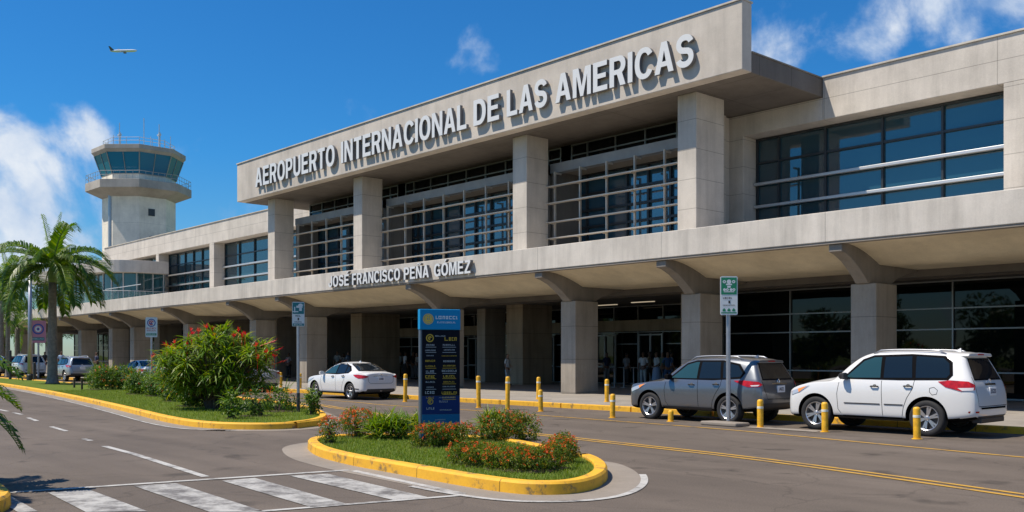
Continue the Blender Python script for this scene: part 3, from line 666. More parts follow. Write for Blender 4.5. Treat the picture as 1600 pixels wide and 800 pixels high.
# ------------------------------------------------------------------ control tower
def tower():
    cx, cy = -125.6, 47.4
    dz = -.9; R = empty('control_tower', (cx, cy, 0), 'pale octagonal airport control tower with blue glass cab and roof masts', 'control tower')
    rot = math.radians(-20.7)-PI/8; Kx = .91
    def octa(r, k=8, a0=PI/8): r *= Kx; return [(r*math.cos(rot+a0+2*PI*i/k), r*math.sin(rot+a0+2*PI*i/k)) for i in range(k)]
    MB().prism(octa(4.95), 0, 22.10).build('shaft', M['tower'], R, bevel=.03)
    MB().prism(octa(4.2), 22.10, 23.10).build('shaft_neck', M['frame_d'], R)
    MB().prism(octa(4.9), 21.95, 22.80, taper=octa(7.1)).prism(octa(7.15), 22.80, 23.85).build('gallery', M['tower_g'], R, bevel=.03)
    MB().prism(octa(5.0), 23.85, 24.85).build('cab_wall', M['tower'], R, bevel=.03)
    MB().prism(octa(4.95), 24.85, 27.45, taper=octa(5.95)).build('cab_glass', M['glass_cab'], R)
    f = MB(); lo, hi = octa(5.0), octa(6.0)
    for i in range(8):
        a, b = Vector((*lo[i], 24.85)), Vector((*hi[i], 27.45)); f.tube([a, b], .075, 5)
        a2, b2 = Vector((*lo[(i+1) % 8], 24.85)), Vector((*hi[(i+1) % 8], 27.45)); 
        f.tube([(a+a2)/2, (b+b2)/2], .05, 5); f.tube([a, a2], .06, 5)
    f.build('cab_frame', M['frame'], R)
    MB().prism(octa(6.0), 27.45, 27.80, taper=octa(6.35)).prism(octa(6.35), 27.80, 28.35).build('cab_roof', M['tower_g'], R, bevel=.03)
    for (px, z0, z1) in ((237, 19.6, 20.5), (235, 16.5, 17.0)):
        # small square windows on the face turned to the road
        a = math.radians(-20.7+22.5)
        n = Vector((math.cos(a), math.sin(a), 0)); t = Vector((-n.y, n.x, 0)); c = n*4.95*Kx*.924-t*(.15)
        w_ = .42 if z0 > 18 else .28
        vs = []
        for d in (-.1, .06):
            for s_, z in ((-w_, z0), (w_, z0), (w_, z1), (-w_, z1)): vs.append(c+n*d+t*s_+Vector((0, 0, z)))
        MB().add(vs, [(4, 5, 6, 7), (0, 1, 5, 4), (1, 2, 6, 5), (2, 3, 7, 6), (3, 0, 4, 7)]).build('window', M['frame_d'], R)
    # service pipe
    a = math.radians(-20.7-52); c = Vector((math.cos(a), math.sin(a), 0))*4.35
    MB().tube([c, c+Vector((0, 0, 22.40))], .28, 8).build('service_duct', M['steel'], R)
    r = MB(); g = octa(7.05)
    for i in range(8):
        a, b = Vector((*g[i], 0)), Vector((*g[(i+1) % 8], 0))
        for z in (24.40, 24.90): r.tube([a+Vector((0, 0, z)), b+Vector((0, 0, z))], .03, 5)
        for k in range(6): p = a.lerp(b, k/6); r.tube([p+Vector((0, 0, 23.85)), p+Vector((0, 0, 24.90))], .025, 5)
    r.build('gallery_railing', M['steel'], R)
    r = MB(); g = octa(4.8)
    for i in range(8):
        a, b = Vector((*g[i], 0)), Vector((*g[(i+1) % 8], 0))
        for z in (29.10, 29.50): r.tube([a+Vector((0, 0, z)), b+Vector((0, 0, z))], .03, 5)
        for k in range(2): p = a.lerp(b, k/2); r.tube([p+Vector((0, 0, 28.35)), p+Vector((0, 0, 29.50))], .035, 5)
    r.build('roof_railing', M['alu'], R)
    u = Vector((math.cos(YAW), math.sin(YAW), 0))
    for s_, h, rad in ((-3.4, 30.70, .04), (-2.6, 32.30, .05), (.6, 32.90, .05), (1.5, 30.50, .04), (2.6, 32.10, .05), (3.3, 30.10, .05), (4.1, 30.50, .04)):
        m = MB().tube([u*s_+Vector((0, 0, 28.30)), u*s_+Vector((0, 0, h))], rad, 6)
        if s_ in (-2.6, 2.6): m.tube([u*s_+Vector((.1, 0, 28.30)), u*s_+Vector((.1, 0, 31.00))], .14, 6); m.box(u.x*s_-.35, u.x*s_+.35, u.y*s_-.15, u.y*s_+.15, 30.60, 30.80)
        m.build('mast', M['alu'], R)
tower()

# ------------------------------------------------------------------ vehicles
def carpaint(name, col, metal=0.0, rough=.32):
    m = mat(name, col, rough, metal, coat=.9); return m
M['cglass'] = mat('car_window_glass', (.008, .013, .018), .03, 0, ior=1.5)
M['cglass_t'] = mat('car_front_window_glass', (.02, .06, .07), .03, 0, ior=1.5)
M['tail'] = mat('red_tail_lamp', (.42, .006, .005), .25, 0, noise=.45, nscale=9, coat=.25); M['tail_w'] = mat('clear_lamp', (.72, .66, .66), .15, coat=1)
M['head'] = mat('headlamp', (.55, .55, .56), .1, .3, coat=1); M['amber'] = mat('amber_lamp', (.9, .30, .03), .2, coat=1)
M['alloy'] = mat('alloy_wheel', (.62, .62, .64), .28, .85); M['chrome'] = mat('chrome_trim', (.75, .76, .78), .12, 1.0)
M['plate'] = mat('number_plate', (.70, .73, .76), .5); M['clad'] = mat('dark_cladding', (.035, .036, .038), .55)
M['ink'] = mat('dark_ink', (.03, .04, .08), .6)

def rings(spec, kind):
    """spec: stations of (x, zb, hw, zbelt, ztop, hwr[, dx list])"""
    R = []
    for s in spec:
        x, zb, hw, zt, ztop, hwr = s[:6]; dx = s[6] if len(s) > 6 else [0]*9
        mid = zb+(zt-zb)*.52
        p = [(0, zb), (hw*.82, zb), (hw*.975, zb+.09), (hw*1.0, mid), (hw*.985, zt-.13), (hw*.945, zt), (hwr+.05, ztop-.085), (hwr-.09, ztop-.012), (0, ztop+.018)]
        R.append([(x+dx[i], p[i][0], p[i][1]) for i in range(9)])
    return R

def make_car(name, label, group, loc, spec, paint, cfg, wheel_r=.36, rz=0):
    Rt = empty(name, loc, label, cfg.get('cat', 'car'), group, rz)
    fx_ = cfg.get('sx', 1.0)
    spec = [(q[0]*fx_, *q[1:]) for q in spec]; sc_ = lambda P: [(p[0]*fx_, p[1]) for p in P]
    cfg['axles'] = [q*fx_ for q in cfg['axles']]; cfg['dlo'] = sc_(cfg['dlo']); cfg['windows'] = [sc_(q) for q in cfg['windows']]; cfg['seams'] = [sc_(q) for q in cfg['seams']]
    cfg['handles'] = sc_(cfg['handles']); cfg['side_trim'] = [(sc_(q), m) for q, m in cfg.get('side_trim', [])]; cfg['corner'] = {k: (v[0]*fx_, v[1]) for k, v in cfg['corner'].items()}
    cfg['mirror'] = (cfg['mirror'][0]*fx_, cfg['mirror'][1]); cfg['fin'] *= fx_
    if 'rails' in cfg: cfg['rails'] = (cfg['rails'][0]*fx_, cfg['rails'][1]*fx_, cfg['rails'][2])
    if 'spoiler' in cfg: q = cfg['spoiler']; cfg['spoiler'] = (q[0]*fx_, q[1]*fx_, q[2], q[3])
    if 'tow' in cfg: q = cfg['tow']; cfg['tow'] = (q[0]*fx_, q[1]*fx_, *q[2:])
    rg = rings(spec, name); bm = bmesh.new(); G = []
    for r in rg:
        G.append(([bm.verts.new((x, -y, z)) for x, y, z in r], [bm.verts.new((x, y, z)) if 0 < i < 8 else None for i, (x, y, z) in enumerate(r)]))
    for a in G:
        a[1][0] = a[0][0]; a[1][8] = a[0][8]
    for k in range(len(G)-1):
        for s in (0, 1):
            for i in range(8):
                q = [G[k][s][i], G[k][s][i+1], G[k+1][s][i+1], G[k+1][s][i]]
                bm.faces.new(q if s else q[::-1])
    for k in (0, len(G)-1):
        a, b = G[k]
        for i in range(8):
            q = [a[i], a[i+1], b[i+1], b[i]]; u = []
            for v in q:
                if v not in u: u.append(v)
            bm.faces.new(u)
    bmesh.ops.recalc_face_normals(bm, faces=bm.faces)
    cl = bm.edges.layers.float.new('crease_edge')
    for k in range(len(G)-1):
        for s in (0, 1):
            for i in (5, 2):
                e = bm.edges.get((G[k][s][i], G[k+1][s][i]))
                if e: e[cl] = .6 if i == 5 else .35
    me = bpy.data.meshes.new('body'); bm.to_mesh(me); bm.free()
    ob = bpy.data.objects.new('body', me); COL.objects.link(ob)
    sb = ob.modifiers.new('s', 'SUBSURF'); sb.levels = 3; sb.render_levels = 3
    smooth = evalmesh(ob)
    tree_bm = bmesh.new(); tree_bm.from_mesh(smooth); bvh = BVHTree.FromBMesh(tree_bm); tree_bm.free()
    # wheel arches
    Ra = wheel_r+.065; ax = cfg['axles']; hw = cfg['hw']
    cut = MB()
    for x in ax:
        for s in (-1, 1): cut.lathe([(0.0001, s*(hw-.42)), (Ra, s*(hw-.42)), (Ra, s*(hw+.3)), (0.0001, s*(hw+.3))], 40, 'Y', (x, 0, wheel_r+.01))
    co = cut.build('cutter', M['black'])
    bo = ob.modifiers.new('b', 'BOOLEAN'); bo.object = co; bo.operation = 'DIFFERENCE'; bo.solver = 'EXACT'
    fin = evalmesh(ob); ob.modifiers.clear(); ob.data = fin; bpy.data.objects.remove(co)
    fin.materials.clear()
    for m in (paint, M['black'], cfg.get('low', paint)): fin.materials.append(m)
    for p in fin.polygons:
        c = p.center; p.use_smooth = True; p.material_index = 0
        if c.z < cfg.get('clad_z', .30): p.material_index = 2
        if p.normal.z < -.7 and c.z < .5: p.material_index = 1
        for x in ax:
            d = math.hypot(c.x-x, c.z-wheel_r-.01)
            if d < Ra-.012 and abs(c.y) < hw-.35 and abs(p.normal.y) > .9: p.material_index = 1
            if abs(d-Ra) < .02 and abs(p.normal.y) < .3 and abs(c.y) < hw-.012: p.material_index = 1
    fin.set_sharp_from_angle(angle=math.radians(38))
    ob.parent = Rt
    # decals lie on the body's own surface
    def decal(nm, pts, view, m, off=.005, parent=Rt, seg=.09, thick=True):
        if view == 'L': u, d, o0 = Vector((1, 0, 0)), Vector((0, 1, 0)), Vector((0, -3, 0))
        elif view == 'R': u, d, o0 = Vector((1, 0, 0)), Vector((0, -1, 0)), Vector((0, 3, 0))
        elif view == 'B': u, d, o0 = Vector((0, 1, 0)), Vector((-1, 0, 0)), Vector((9, 0, 0))
        elif view == 'F': u, d, o0 = Vector((0, 1, 0)), Vector((1, 0, 0)), Vector((-4, 0, 0))
        elif view == 'BL': u, d, o0 = Vector((1, 1, 0)).normalized(), Vector((-1, 1, 0)).normalized(), None
        elif view == 'BR': u, d, o0 = Vector((1, -1, 0)).normalized(), Vector((-1, -1, 0)).normalized(), None
        elif view == 'FL': u, d, o0 = Vector((-1, 1, 0)).normalized(), Vector((1, 1, 0)).normalized(), None
        elif view == 'FR': u, d, o0 = Vector((-1, -1, 0)).normalized(), Vector((1, -1, 0)).normalized(), None
        b2 = bmesh.new(); f = b2.faces.new([b2.verts.new((p[0], p[1], 0)) for p in pts]); bmesh.ops.triangulate(b2, faces=[f])
        for _ in range(5):
            lg = [e for e in b2.edges if e.calc_length() > seg]
            if not lg: break
            bmesh.ops.subdivide_edges(b2, edges=lg, cuts=1); bmesh.ops.triangulate(b2, faces=b2.faces)
        bad = []
        for v in b2.verts:
            if o0 is not None: base = o0+u*v.co.x+Vector((0, 0, v.co.y))
            else:
                cpt = cfg['corner'][view]; base = Vector((cpt[0], cpt[1], 0))+u*v.co.x+Vector((0, 0, v.co.y))-d*4
            h = bvh.ray_cast(base, d)
            if h[0] is None: bad.append(v); continue
            n = h[1] if h[1].dot(d) < 0 else -h[1]
            v.co = h[0]+n*off
        if bad: bmesh.ops.delete(b2, geom=bad, context='VERTS')
        for fc in b2.faces:
            fc.smooth = True
            fc.normal_update()
            if fc.normal.dot(d) > 0: fc.normal_flip()
        m3 = bpy.data.meshes.new(nm); b2.to_mesh(m3); b2.free(); m3.materials.append(m)
        o = bpy.data.objects.new(nm, m3); COL.objects.link(o); o.parent = parent; return o
    def grow(pts, g):
        c = [sum(p[0] for p in pts)/len(pts), sum(p[1] for p in pts)/len(pts)]
        n = len(pts); out = []
        a = sum(pts[i][0]*pts[(i+1) % n][1]-pts[(i+1) % n][0]*pts[i][1] for i in range(n)); sg = 1 if a > 0 else -1
        for i in range(n):
            d1 = Vector(pts[i])-Vector(pts[i-1]); d2_ = Vector(pts[(i+1) % n])-Vector(pts[i])
            n1 = Vector((d1.y, -d1.x)).normalized()*sg; n2_ = Vector((d2_.y, -d2_.x)).normalized()*sg
            b_ = (n1+n2_); b_ = b_.normalized()*g/max(.6, b_.normalized().dot(n1)); out.append((pts[i][0]+b_.x, pts[i][1]+b_.y))
        return out
    def line(pts, w):
        pts = [Vector(p) for p in pts]; a = []; b = []
        for i, p in enumerate(pts):
            d = (pts[min(i+1, len(pts)-1)]-pts[max(i-1, 0)]).normalized(); q = Vector((-d.y, d.x))*w/2; a.append(tuple(p+q)); b.append(tuple(p-q))
        return a+b[::-1]
    for vw in ('L', 'R'):
        fr = decal('window_surround', grow(cfg['dlo'], .028), vw, M['black'], .004)
        for j, wp in enumerate(cfg['windows']): decal('window', wp, vw, M['cglass_t'] if j == 0 else M['cglass'], .008, fr)
        for ln in cfg['seams']: decal('door_seam', line(ln, .011), vw, M['black'], .0022)
        for (hx, hz) in cfg['handles']:
            s = -1 if vw == 'L' else 1
            y = bvh.ray_cast(Vector((hx, s*3, hz)), Vector((0, -s, 0)))[0].y
            h = MB().tube([(hx-.09, y+s*.012, hz), (hx-.06, y+s*.04, hz+.005), (hx+.06, y+s*.04, hz+.005), (hx+.09, y+s*.012, hz)], .016, 6)
            h.lathe([(.001, -.004), (.045, .0), (.05, .006), (.001, .006)], 10, 'Y', (hx, y, hz)).build('door_handle', M['clad'] if cfg.get('dark_handle', 1) else paint, Rt, smooth=True)
        for pts, mm in cfg.get('side_trim', []): decal('side_trim', pts, vw, M[mm] if isinstance(mm, str) else mm, .01)
    fr = decal('rear_window_surround', grow(cfg['rearglass'], .03), 'B', M['black'], .004); decal('rear_window', cfg['rearglass'], 'B', M['cglass'], .008, fr)
    fr = decal('windscreen_surround', grow(cfg['windscreen'], .02), 'F', M['black'], .004); decal('windscreen', cfg['windscreen'], 'F', M['cglass'], .008, fr)
    for vw in ('BL', 'BR'):
        t = decal('tail_lamp', cfg['tail'], vw, M['tail'], .012, seg=.04)
        if 'tail_w' in cfg: decal('reversing_lamp', cfg['tail_w'], vw, M['tail_w'], .016, t, seg=.04)
    for vw in ('FL', 'FR'):
        t = decal('headlamp', cfg['headl'], vw, M['head'], .010, seg=.05)
        if 'amber' in cfg: decal('indicator_lamp', cfg['amber'], vw, M['amber'], .014, t, seg=.04)
    for pts, mm in cfg.get('rear_trim', []): decal('rear_trim', pts, 'B', mm if not isinstance(mm, str) else M[mm], .010)
    for pts in cfg.get('rear_seams', []): decal('tailgate_seam', line(pts, .012), 'B', M['black'], .003)
    for pts, mm in cfg.get('corner_trim', []):
        for vw in ('BL', 'BR'): decal('bumper_trim', pts, vw, M[mm], .006)
    decal('front_grille', [(-.45, .42), (.45, .42), (.5, .66), (-.5, .66)], 'F', M['black'], .006)
    # number plate with its characters
    py, pz = cfg['plate']; hx = bvh.ray_cast(Vector((9, py, pz)), Vector((-1, 0, 0)))[0].x
    pl = MB().box(hx-.01, hx+.022, py-.165, py+.165, pz-.085, pz+.085).build('number_plate', M['plate'], Rt, bevel=.006)
    if cfg.get('plate_text'):
        tm = textmesh(cfg['plate_text'], .12, .001, .002, 'CENTER')
        for v in tm.vertices: v.co = Vector((hx+.0255+v.co.z, py+v.co.x, pz-.04+v.co.y))
        tm.materials.append(M['ink']); o = bpy.data.objects.new('plate_characters', tm); COL.objects.link(o); o.parent = pl
    # emblem
    ez = cfg['emblem']; hx = bvh.ray_cast(Vector((9, 0, ez)), Vector((-1, 0, 0)))[0].x
    MB().lathe([(.045, 0), (.06, .012), (.06, .02), (.035, .02), (.035, 0)], 16, 'X', (hx, 0, ez)).build('emblem', M['chrome'], Rt, smooth=True)
    # mirrors
    mx_, mz = cfg['mirror']
    for s in (-1, 1):
        y = abs(bvh.ray_cast(Vector((mx_, s*3, mz-.06)), Vector((0, -s, 0)))[0].y)
        m = MB(); c = Vector((mx_-.02, s*(y+.13), mz)); vs = []
        sh = [(-.5, .35), (-.2, .5), (.2, .5), (.5, .35), (.5, -.3), (.3, -.5), (-.3, -.5), (-.5, -.35)]
        for d, k in ((-.09, .55), (-.05, .9), (.03, 1), (.055, .94)):
            for a, b in sh: vs.append((c.x+d, c.y+a*.20*k, c.z+b*.15*k))
        fs = [tuple(range(8)), tuple(range(24, 32))[::-1]]
        for r_ in range(3):
            for i in range(8): fs.append((r_*8+i, r_*8+(i+1) % 8, r_*8+8+(i+1) % 8, r_*8+8+i))
        m.add(vs, fs).tube([(mx_+.02, s*(y-.03), mz-.07), (mx_, s*(y+.05), mz-.05)], .025, 6)
        m.build('mirror', cfg.get('mirror_mat', M['black']), Rt, smooth=math.radians(50))
    # fin, rails, spoiler
    fx = cfg['fin']; fz = bvh.ray_cast(Vector((fx, 0, 4)), Vector((0, 0, -1)))[0].z
    MB().add([(fx-.1, 0, fz-.01), (fx+.07, -.025, fz-.01), (fx+.07, .025, fz-.01), (fx+.05, 0, fz+.065)], [(0, 1, 3), (0, 3, 2), (1, 2, 3)]).build('aerial', paint, Rt)
    if 'rails' in cfg:
        a, b, ry = cfg['rails']
        for s in (-1, 1):
            pts = []
            for k in range(11):
                x = a+(b-a)*k/10; h = bvh.ray_cast(Vector((x, s*ry, 4)), Vector((0, 0, -1)))[0]; pts.append((x, s*ry, h.z+(.0 if k in (0, 10) else .06)))
            MB().tube(pts, .017, 6).build('roof_rail', M['steel'], Rt, smooth=True)
    if 'spoiler' in cfg:
        x0, x1, z, hw_ = cfg['spoiler']
        MB().prismx([(-hw_, z-.02), (-hw_+.05, z+.03), (0, z+.05), (hw_-.05, z+.03), (hw_, z-.02), (hw_-.04, z-.035), (-hw_+.04, z-.035)], x0, x1).build('spoiler', paint, Rt, bevel=.012)
        MB().box(x1+.001, x1+.012, -.14, .14, z, z+.022).build('brake_lamp', M['tail'], Rt)
    if cfg.get('tow'):
        MB().box(*cfg['tow']).build('tow_step', M['clad'], Rt, bevel=.02)
    # dark inner floor pan so no light passes below the sills
    # wheels
    r = wheel_r; k = r/.38; wsty = cfg.get('spokes', 6)
    for x in ax:
        for s in (-1, 1):
            yo = s*(hw-.03)          # outer face
            ty = MB().lathe([(r*.66, -s*.02), (r*.70, -s*.005), (r*.90, s*.004), (r*.975, -s*.02), (r, -s*.06), (r, -s*.17), (r*.97, -s*.21), (r*.7, -s*.22), (r*.66, -s*.2)], 36, 'Y')
            wo = ty.build('wheel', M['rubber'], Rt, smooth=math.radians(60), loc=(x, yo, r+.0))
            rm = MB().lathe([(r*.60, -s*.20), (r*.655, -s*.18), (r*.655, -s*.03), (r*.68, -s*.012), (r*.665, -s*.004), (r*.63, -s*.014), (r*.615, -s*.05), (r*.60, -s*.18)], 36, 'Y')
            for j in range(wsty):
                a = 2*PI*j/wsty+.3
                for da in ((-.13, .13) if cfg.get('double') else (0,)):
                    ca, sa = math.cos(a+da), math.sin(a+da); w_ = r*(.055 if cfg.get('double') else .10)
                    vs = []
                    for rr, ww, yy in ((r*.10, w_*.9, -.035), (r*.63, w_*1.0, -.022)):
                        for q, dd in ((-ww, 0), (ww, 0), (ww*.6, -.04), (-ww*.6, -.04)): vs.append((ca*rr-sa*q, s*(yy+dd), sa*rr+ca*q))
                    rm.add(vs, [(0, 1, 5, 4), (1, 2, 6, 5), (2, 3, 7, 6), (3, 0, 4, 7), (4, 5, 6, 7), (0, 3, 2, 1)])
            rm.lathe([(.001, -s*.012), (r*.10, -s*.014), (r*.14, -s*.03), (r*.14, -s*.07)], 16, 'Y')
            rm.build('rim', M['alloy'], wo, smooth=math.radians(35))
            MB().lathe([(.001, -s*.085), (r*.61, -s*.085), (r*.61, -s*.12), (.001, -s*.12)], 24, 'Y').build('brake_disc', M['clad'], wo)
    return Rt

RX = lambda *a: list(a)
def suv_spec(Lg, H, hw, zb=.27, hood=1.10):
    Z = H
    return [
        (.04, .42, hw*.60, .74, .80, hw*.40),
        (.05, .30, hw*.80, .84, .90, hw*.50),
        (.20, .24, hw*.955, .94, hood-.09, hw*.62),
        (.55, zb, hw*.99, hood-.07, hood-.01, hw*.66),
        (1.0, zb, hw, hood-.02, hood+.06, hw*.68),
        (1.28, zb, hw, hood-.01, hood+.10, hw*.72),
        (1.42, zb, hw, hood, hood+.21, hw*.75),
        (1.80, zb, hw, hood+.01, Z-.19, hw*.725),
        (2.10, zb, hw, hood+.015, Z-.055, hw*.70),
        (2.5, zb, hw, hood+.02, Z-.015, hw*.69),
        (3.2, zb, hw, hood+.03, Z-.01, hw*.69),
        (Lg-.95, zb, hw, hood+.04, Z-.03, hw*.685),
        (Lg-.50, zb+.03, hw*.995, hood+.045, Z-.065, hw*.665),
        (Lg-.20, zb+.08, hw*.96, hood+.05, Z-.09, hw*.65, [0, 0, 0, 0, 0, -.02, -.20, -.22, -.22]),
        (Lg-.07, zb+.10, hw*.90, hood+.045, Z-.12, hw*.63, [0, 0, 0.02, 0.02, -.01, -.06, -.27, -.29, -.28]),
        (Lg-.01, zb+.14, hw*.80, hood+.03, Z-.16, hw*.60, [-.02, 0, .02, .02, -.03, -.08, -.30, -.31, -.30])]
C1 = carpaint('pearl_white_paint', (.70, .70, .685)); C2 = carpaint('grey_metallic_paint', (.16, .17, .185), .6, .3); C3 = carpaint('white_paint_sedan', (.70, .70, .69))
C4 = carpaint('silver_blue_paint', (.33, .38, .43), .4); C5 = carpaint('silver_paint', (.42, .43, .44), .5); C6 = carpaint('black_paint', (.02, .02, .022))

def big_suv(loc, label, group, paint, det=True, name='parked_car', text=None):
    Lg, H, hw = 4.72, 1.84, .93; hood = 1.13
    cfg = dict(cat='car', sx=.935, axles=[.89, 3.64], hw=hw, clad_z=.0, dlo=[(1.60, 1.20), (2.05, 1.60), (2.30, 1.685), (3.2, 1.71), (3.95, 1.67), (4.12, 1.55), (4.17, 1.30), (4.10, 1.22), (3.0, 1.20)],
        windows=[[(1.66, 1.21), (2.08, 1.585), (2.32, 1.665), (2.50, 1.67), (2.54, 1.22)], [(2.62, 1.22), (2.59, 1.672), (3.22, 1.69), (3.30, 1.23)], [(3.38, 1.23), (3.32, 1.69), (3.93, 1.65), (4.08, 1.54), (4.13, 1.31), (4.07, 1.24)]],
        seams=[[(1.52, 1.18), (1.47, .85), (1.50, .50), (1.62, .36)], [(2.58, 1.16), (2.60, .8), (2.62, .38)], [(3.36, 1.18), (3.33, 1.0), (3.20, .80), (3.12, .60), (3.08, .38)], [(1.62, .37), (3.08, .37)], [(3.72, 1.02), (3.82, 1.04), (3.90, .98), (3.88, .90), (3.78, .88), (3.72, .94), (3.72, 1.02)]],
        handles=[(2.42, 1.03), (3.22, 1.05)], side_trim=[([(1.66, .635), (2.56, .635), (2.56, .66), (1.66, .66)], 'clad'), ([(2.66, .635), (3.10, .635), (3.12, .66), (2.66, .66)], 'clad'), ([(1.40, .28), (3.10, .28), (3.10, .345), (1.40, .345)], 'clad')],
        rearglass=[(-.64, 1.22), (.64, 1.22), (.50, 1.62), (-.50, 1.62)], windscreen=[(-.68, 1.25), (.68, 1.25), (.56, 1.62), (-.56, 1.62)],
        tail=[(-.48, 1.16), (-.30, 1.19), (-.02, 1.17), (.10, 1.10), (.08, 1.0), (-.15, .97), (-.38, 1.05)], tail_w=[(-.20, 1.035), (.06, 1.045), (.05, .99), (-.13, .98)],
        headl=[(-.05, .86), (-.36, .98), (-.48, 1.02), (-.30, .86), (-.1, .78)], amber=[(-.24, .93), (-.42, 1.0), (-.28, .85)],
        corner={'BL': (4.45, -.72), 'BR': (4.45, .72), 'FL': (.30, -.62), 'FR': (.30, .62)},
        rear_trim=[([(-.66, .36), (.66, .36), (.70, .46), (-.70, .46)], 'clad'), ([(-.60, .60), (.60, .60), (.63, .64), (-.63, .64)], 'black'), ([(-.26, 1.09), (.26, 1.09), (.26, 1.125), (-.26, 1.125)], 'chrome'), ([(-.86, .53), (-.70, .53), (-.70, .565), (-.86, .565)], 'tail')],
        rear_seams=[[(-.72, 1.26), (-.74, .95), (-.70, .66), (.70, .66), (.74, .95), (.72, 1.26)]],
        plate=(0.0, .96), plate_text=text, emblem=1.165, mirror=(1.70, 1.25), fin=3.95, rails=(2.25, 3.95, .60), spoiler=(4.22, 4.44, 1.715, .60), tow=(4.50, 4.71, -.60, .60, .31, .42), spokes=6, double=True, mirror_mat=M['clad'])
    return make_car(name, label, group, loc, suv_spec(Lg, H, hw, .28, hood), paint, cfg, .385)
def mid_suv(loc, label, group, paint, name='parked_car', text=None, clad=True):
    Lg, H, hw = 4.5, 1.70, .91; hood = 1.04
    cfg = dict(cat='car', sx=.965, axles=[.88, 3.50], hw=hw, clad_z=.36 if clad else 0, low=M['clad'], dlo=[(1.54, 1.11), (2.05, 1.48), (2.35, 1.555), (3.2, 1.56), (3.72, 1.47), (3.92, 1.27), (3.84, 1.16), (3.0, 1.11)],
        windows=[[(1.62, 1.12), (2.08, 1.465), (2.36, 1.535), (2.46, 1.537), (2.48, 1.12)], [(2.56, 1.12), (2.55, 1.54), (3.14, 1.542), (3.24, 1.13)], [(3.32, 1.135), (3.23, 1.54), (3.70, 1.45), (3.88, 1.265), (3.82, 1.18)]],
        seams=[[(1.46, 1.08), (1.42, .8), (1.46, .5), (1.55, .40)], [(2.52, 1.08), (2.54, .8), (2.56, .40)], [(3.28, 1.10), (3.26, .95), (3.10, .72), (3.02, .56), (2.98, .40)]],
        handles=[(2.33, .96), (3.12, .98)], side_trim=[([(1.36, .30), (3.0, .30), (3.0, .385), (1.36, .385)], 'clad')],
        rearglass=[(-.62, 1.13), (.62, 1.13), (.50, 1.50), (-.50, 1.50)], windscreen=[(-.66, 1.16), (.66, 1.16), (.55, 1.50), (-.55, 1.50)],
        tail=[(-.50, 1.08), (-.28, 1.09), (.02, 1.06), (.12, .99), (.02, .94), (-.22, .93), (-.36, .99)], tail_w=[(-.16, .975), (.04, .99), (.0, .955), (-.14, .95)],
        headl=[(-.02, .80), (-.34, .92), (-.50, .96), (-.30, .80), (-.1, .72)], amber=[(-.30, .90), (-.46, .95), (-.34, .83)],
        corner={'BL': (4.25, -.72), 'BR': (4.25, .72), 'FL': (.30, -.62), 'FR': (.30, .62)},
        rear_trim=[([(-.72, .36), (.72, .36), (.76, .54), (-.76, .54)], 'clad'), ([(-.32, 1.0), (.32, 1.0), (.32, 1.02), (-.32, 1.02)], 'chrome')],
        rear_seams=[[(-.70, 1.10), (-.68, .85), (-.60, .64), (.60, .64), (.68, .85), (.70, 1.10)]],
        plate=(0, .88), plate_text=text, emblem=1.07, mirror=(1.64, 1.15), fin=3.75, rails=(2.1, 3.75, .58), spoiler=(4.03, 4.20, 1.555, .56), spokes=5, double=True)
    return make_car(name, label, group, loc, suv_spec(Lg, H, hw, .27, hood), paint, cfg, .36)
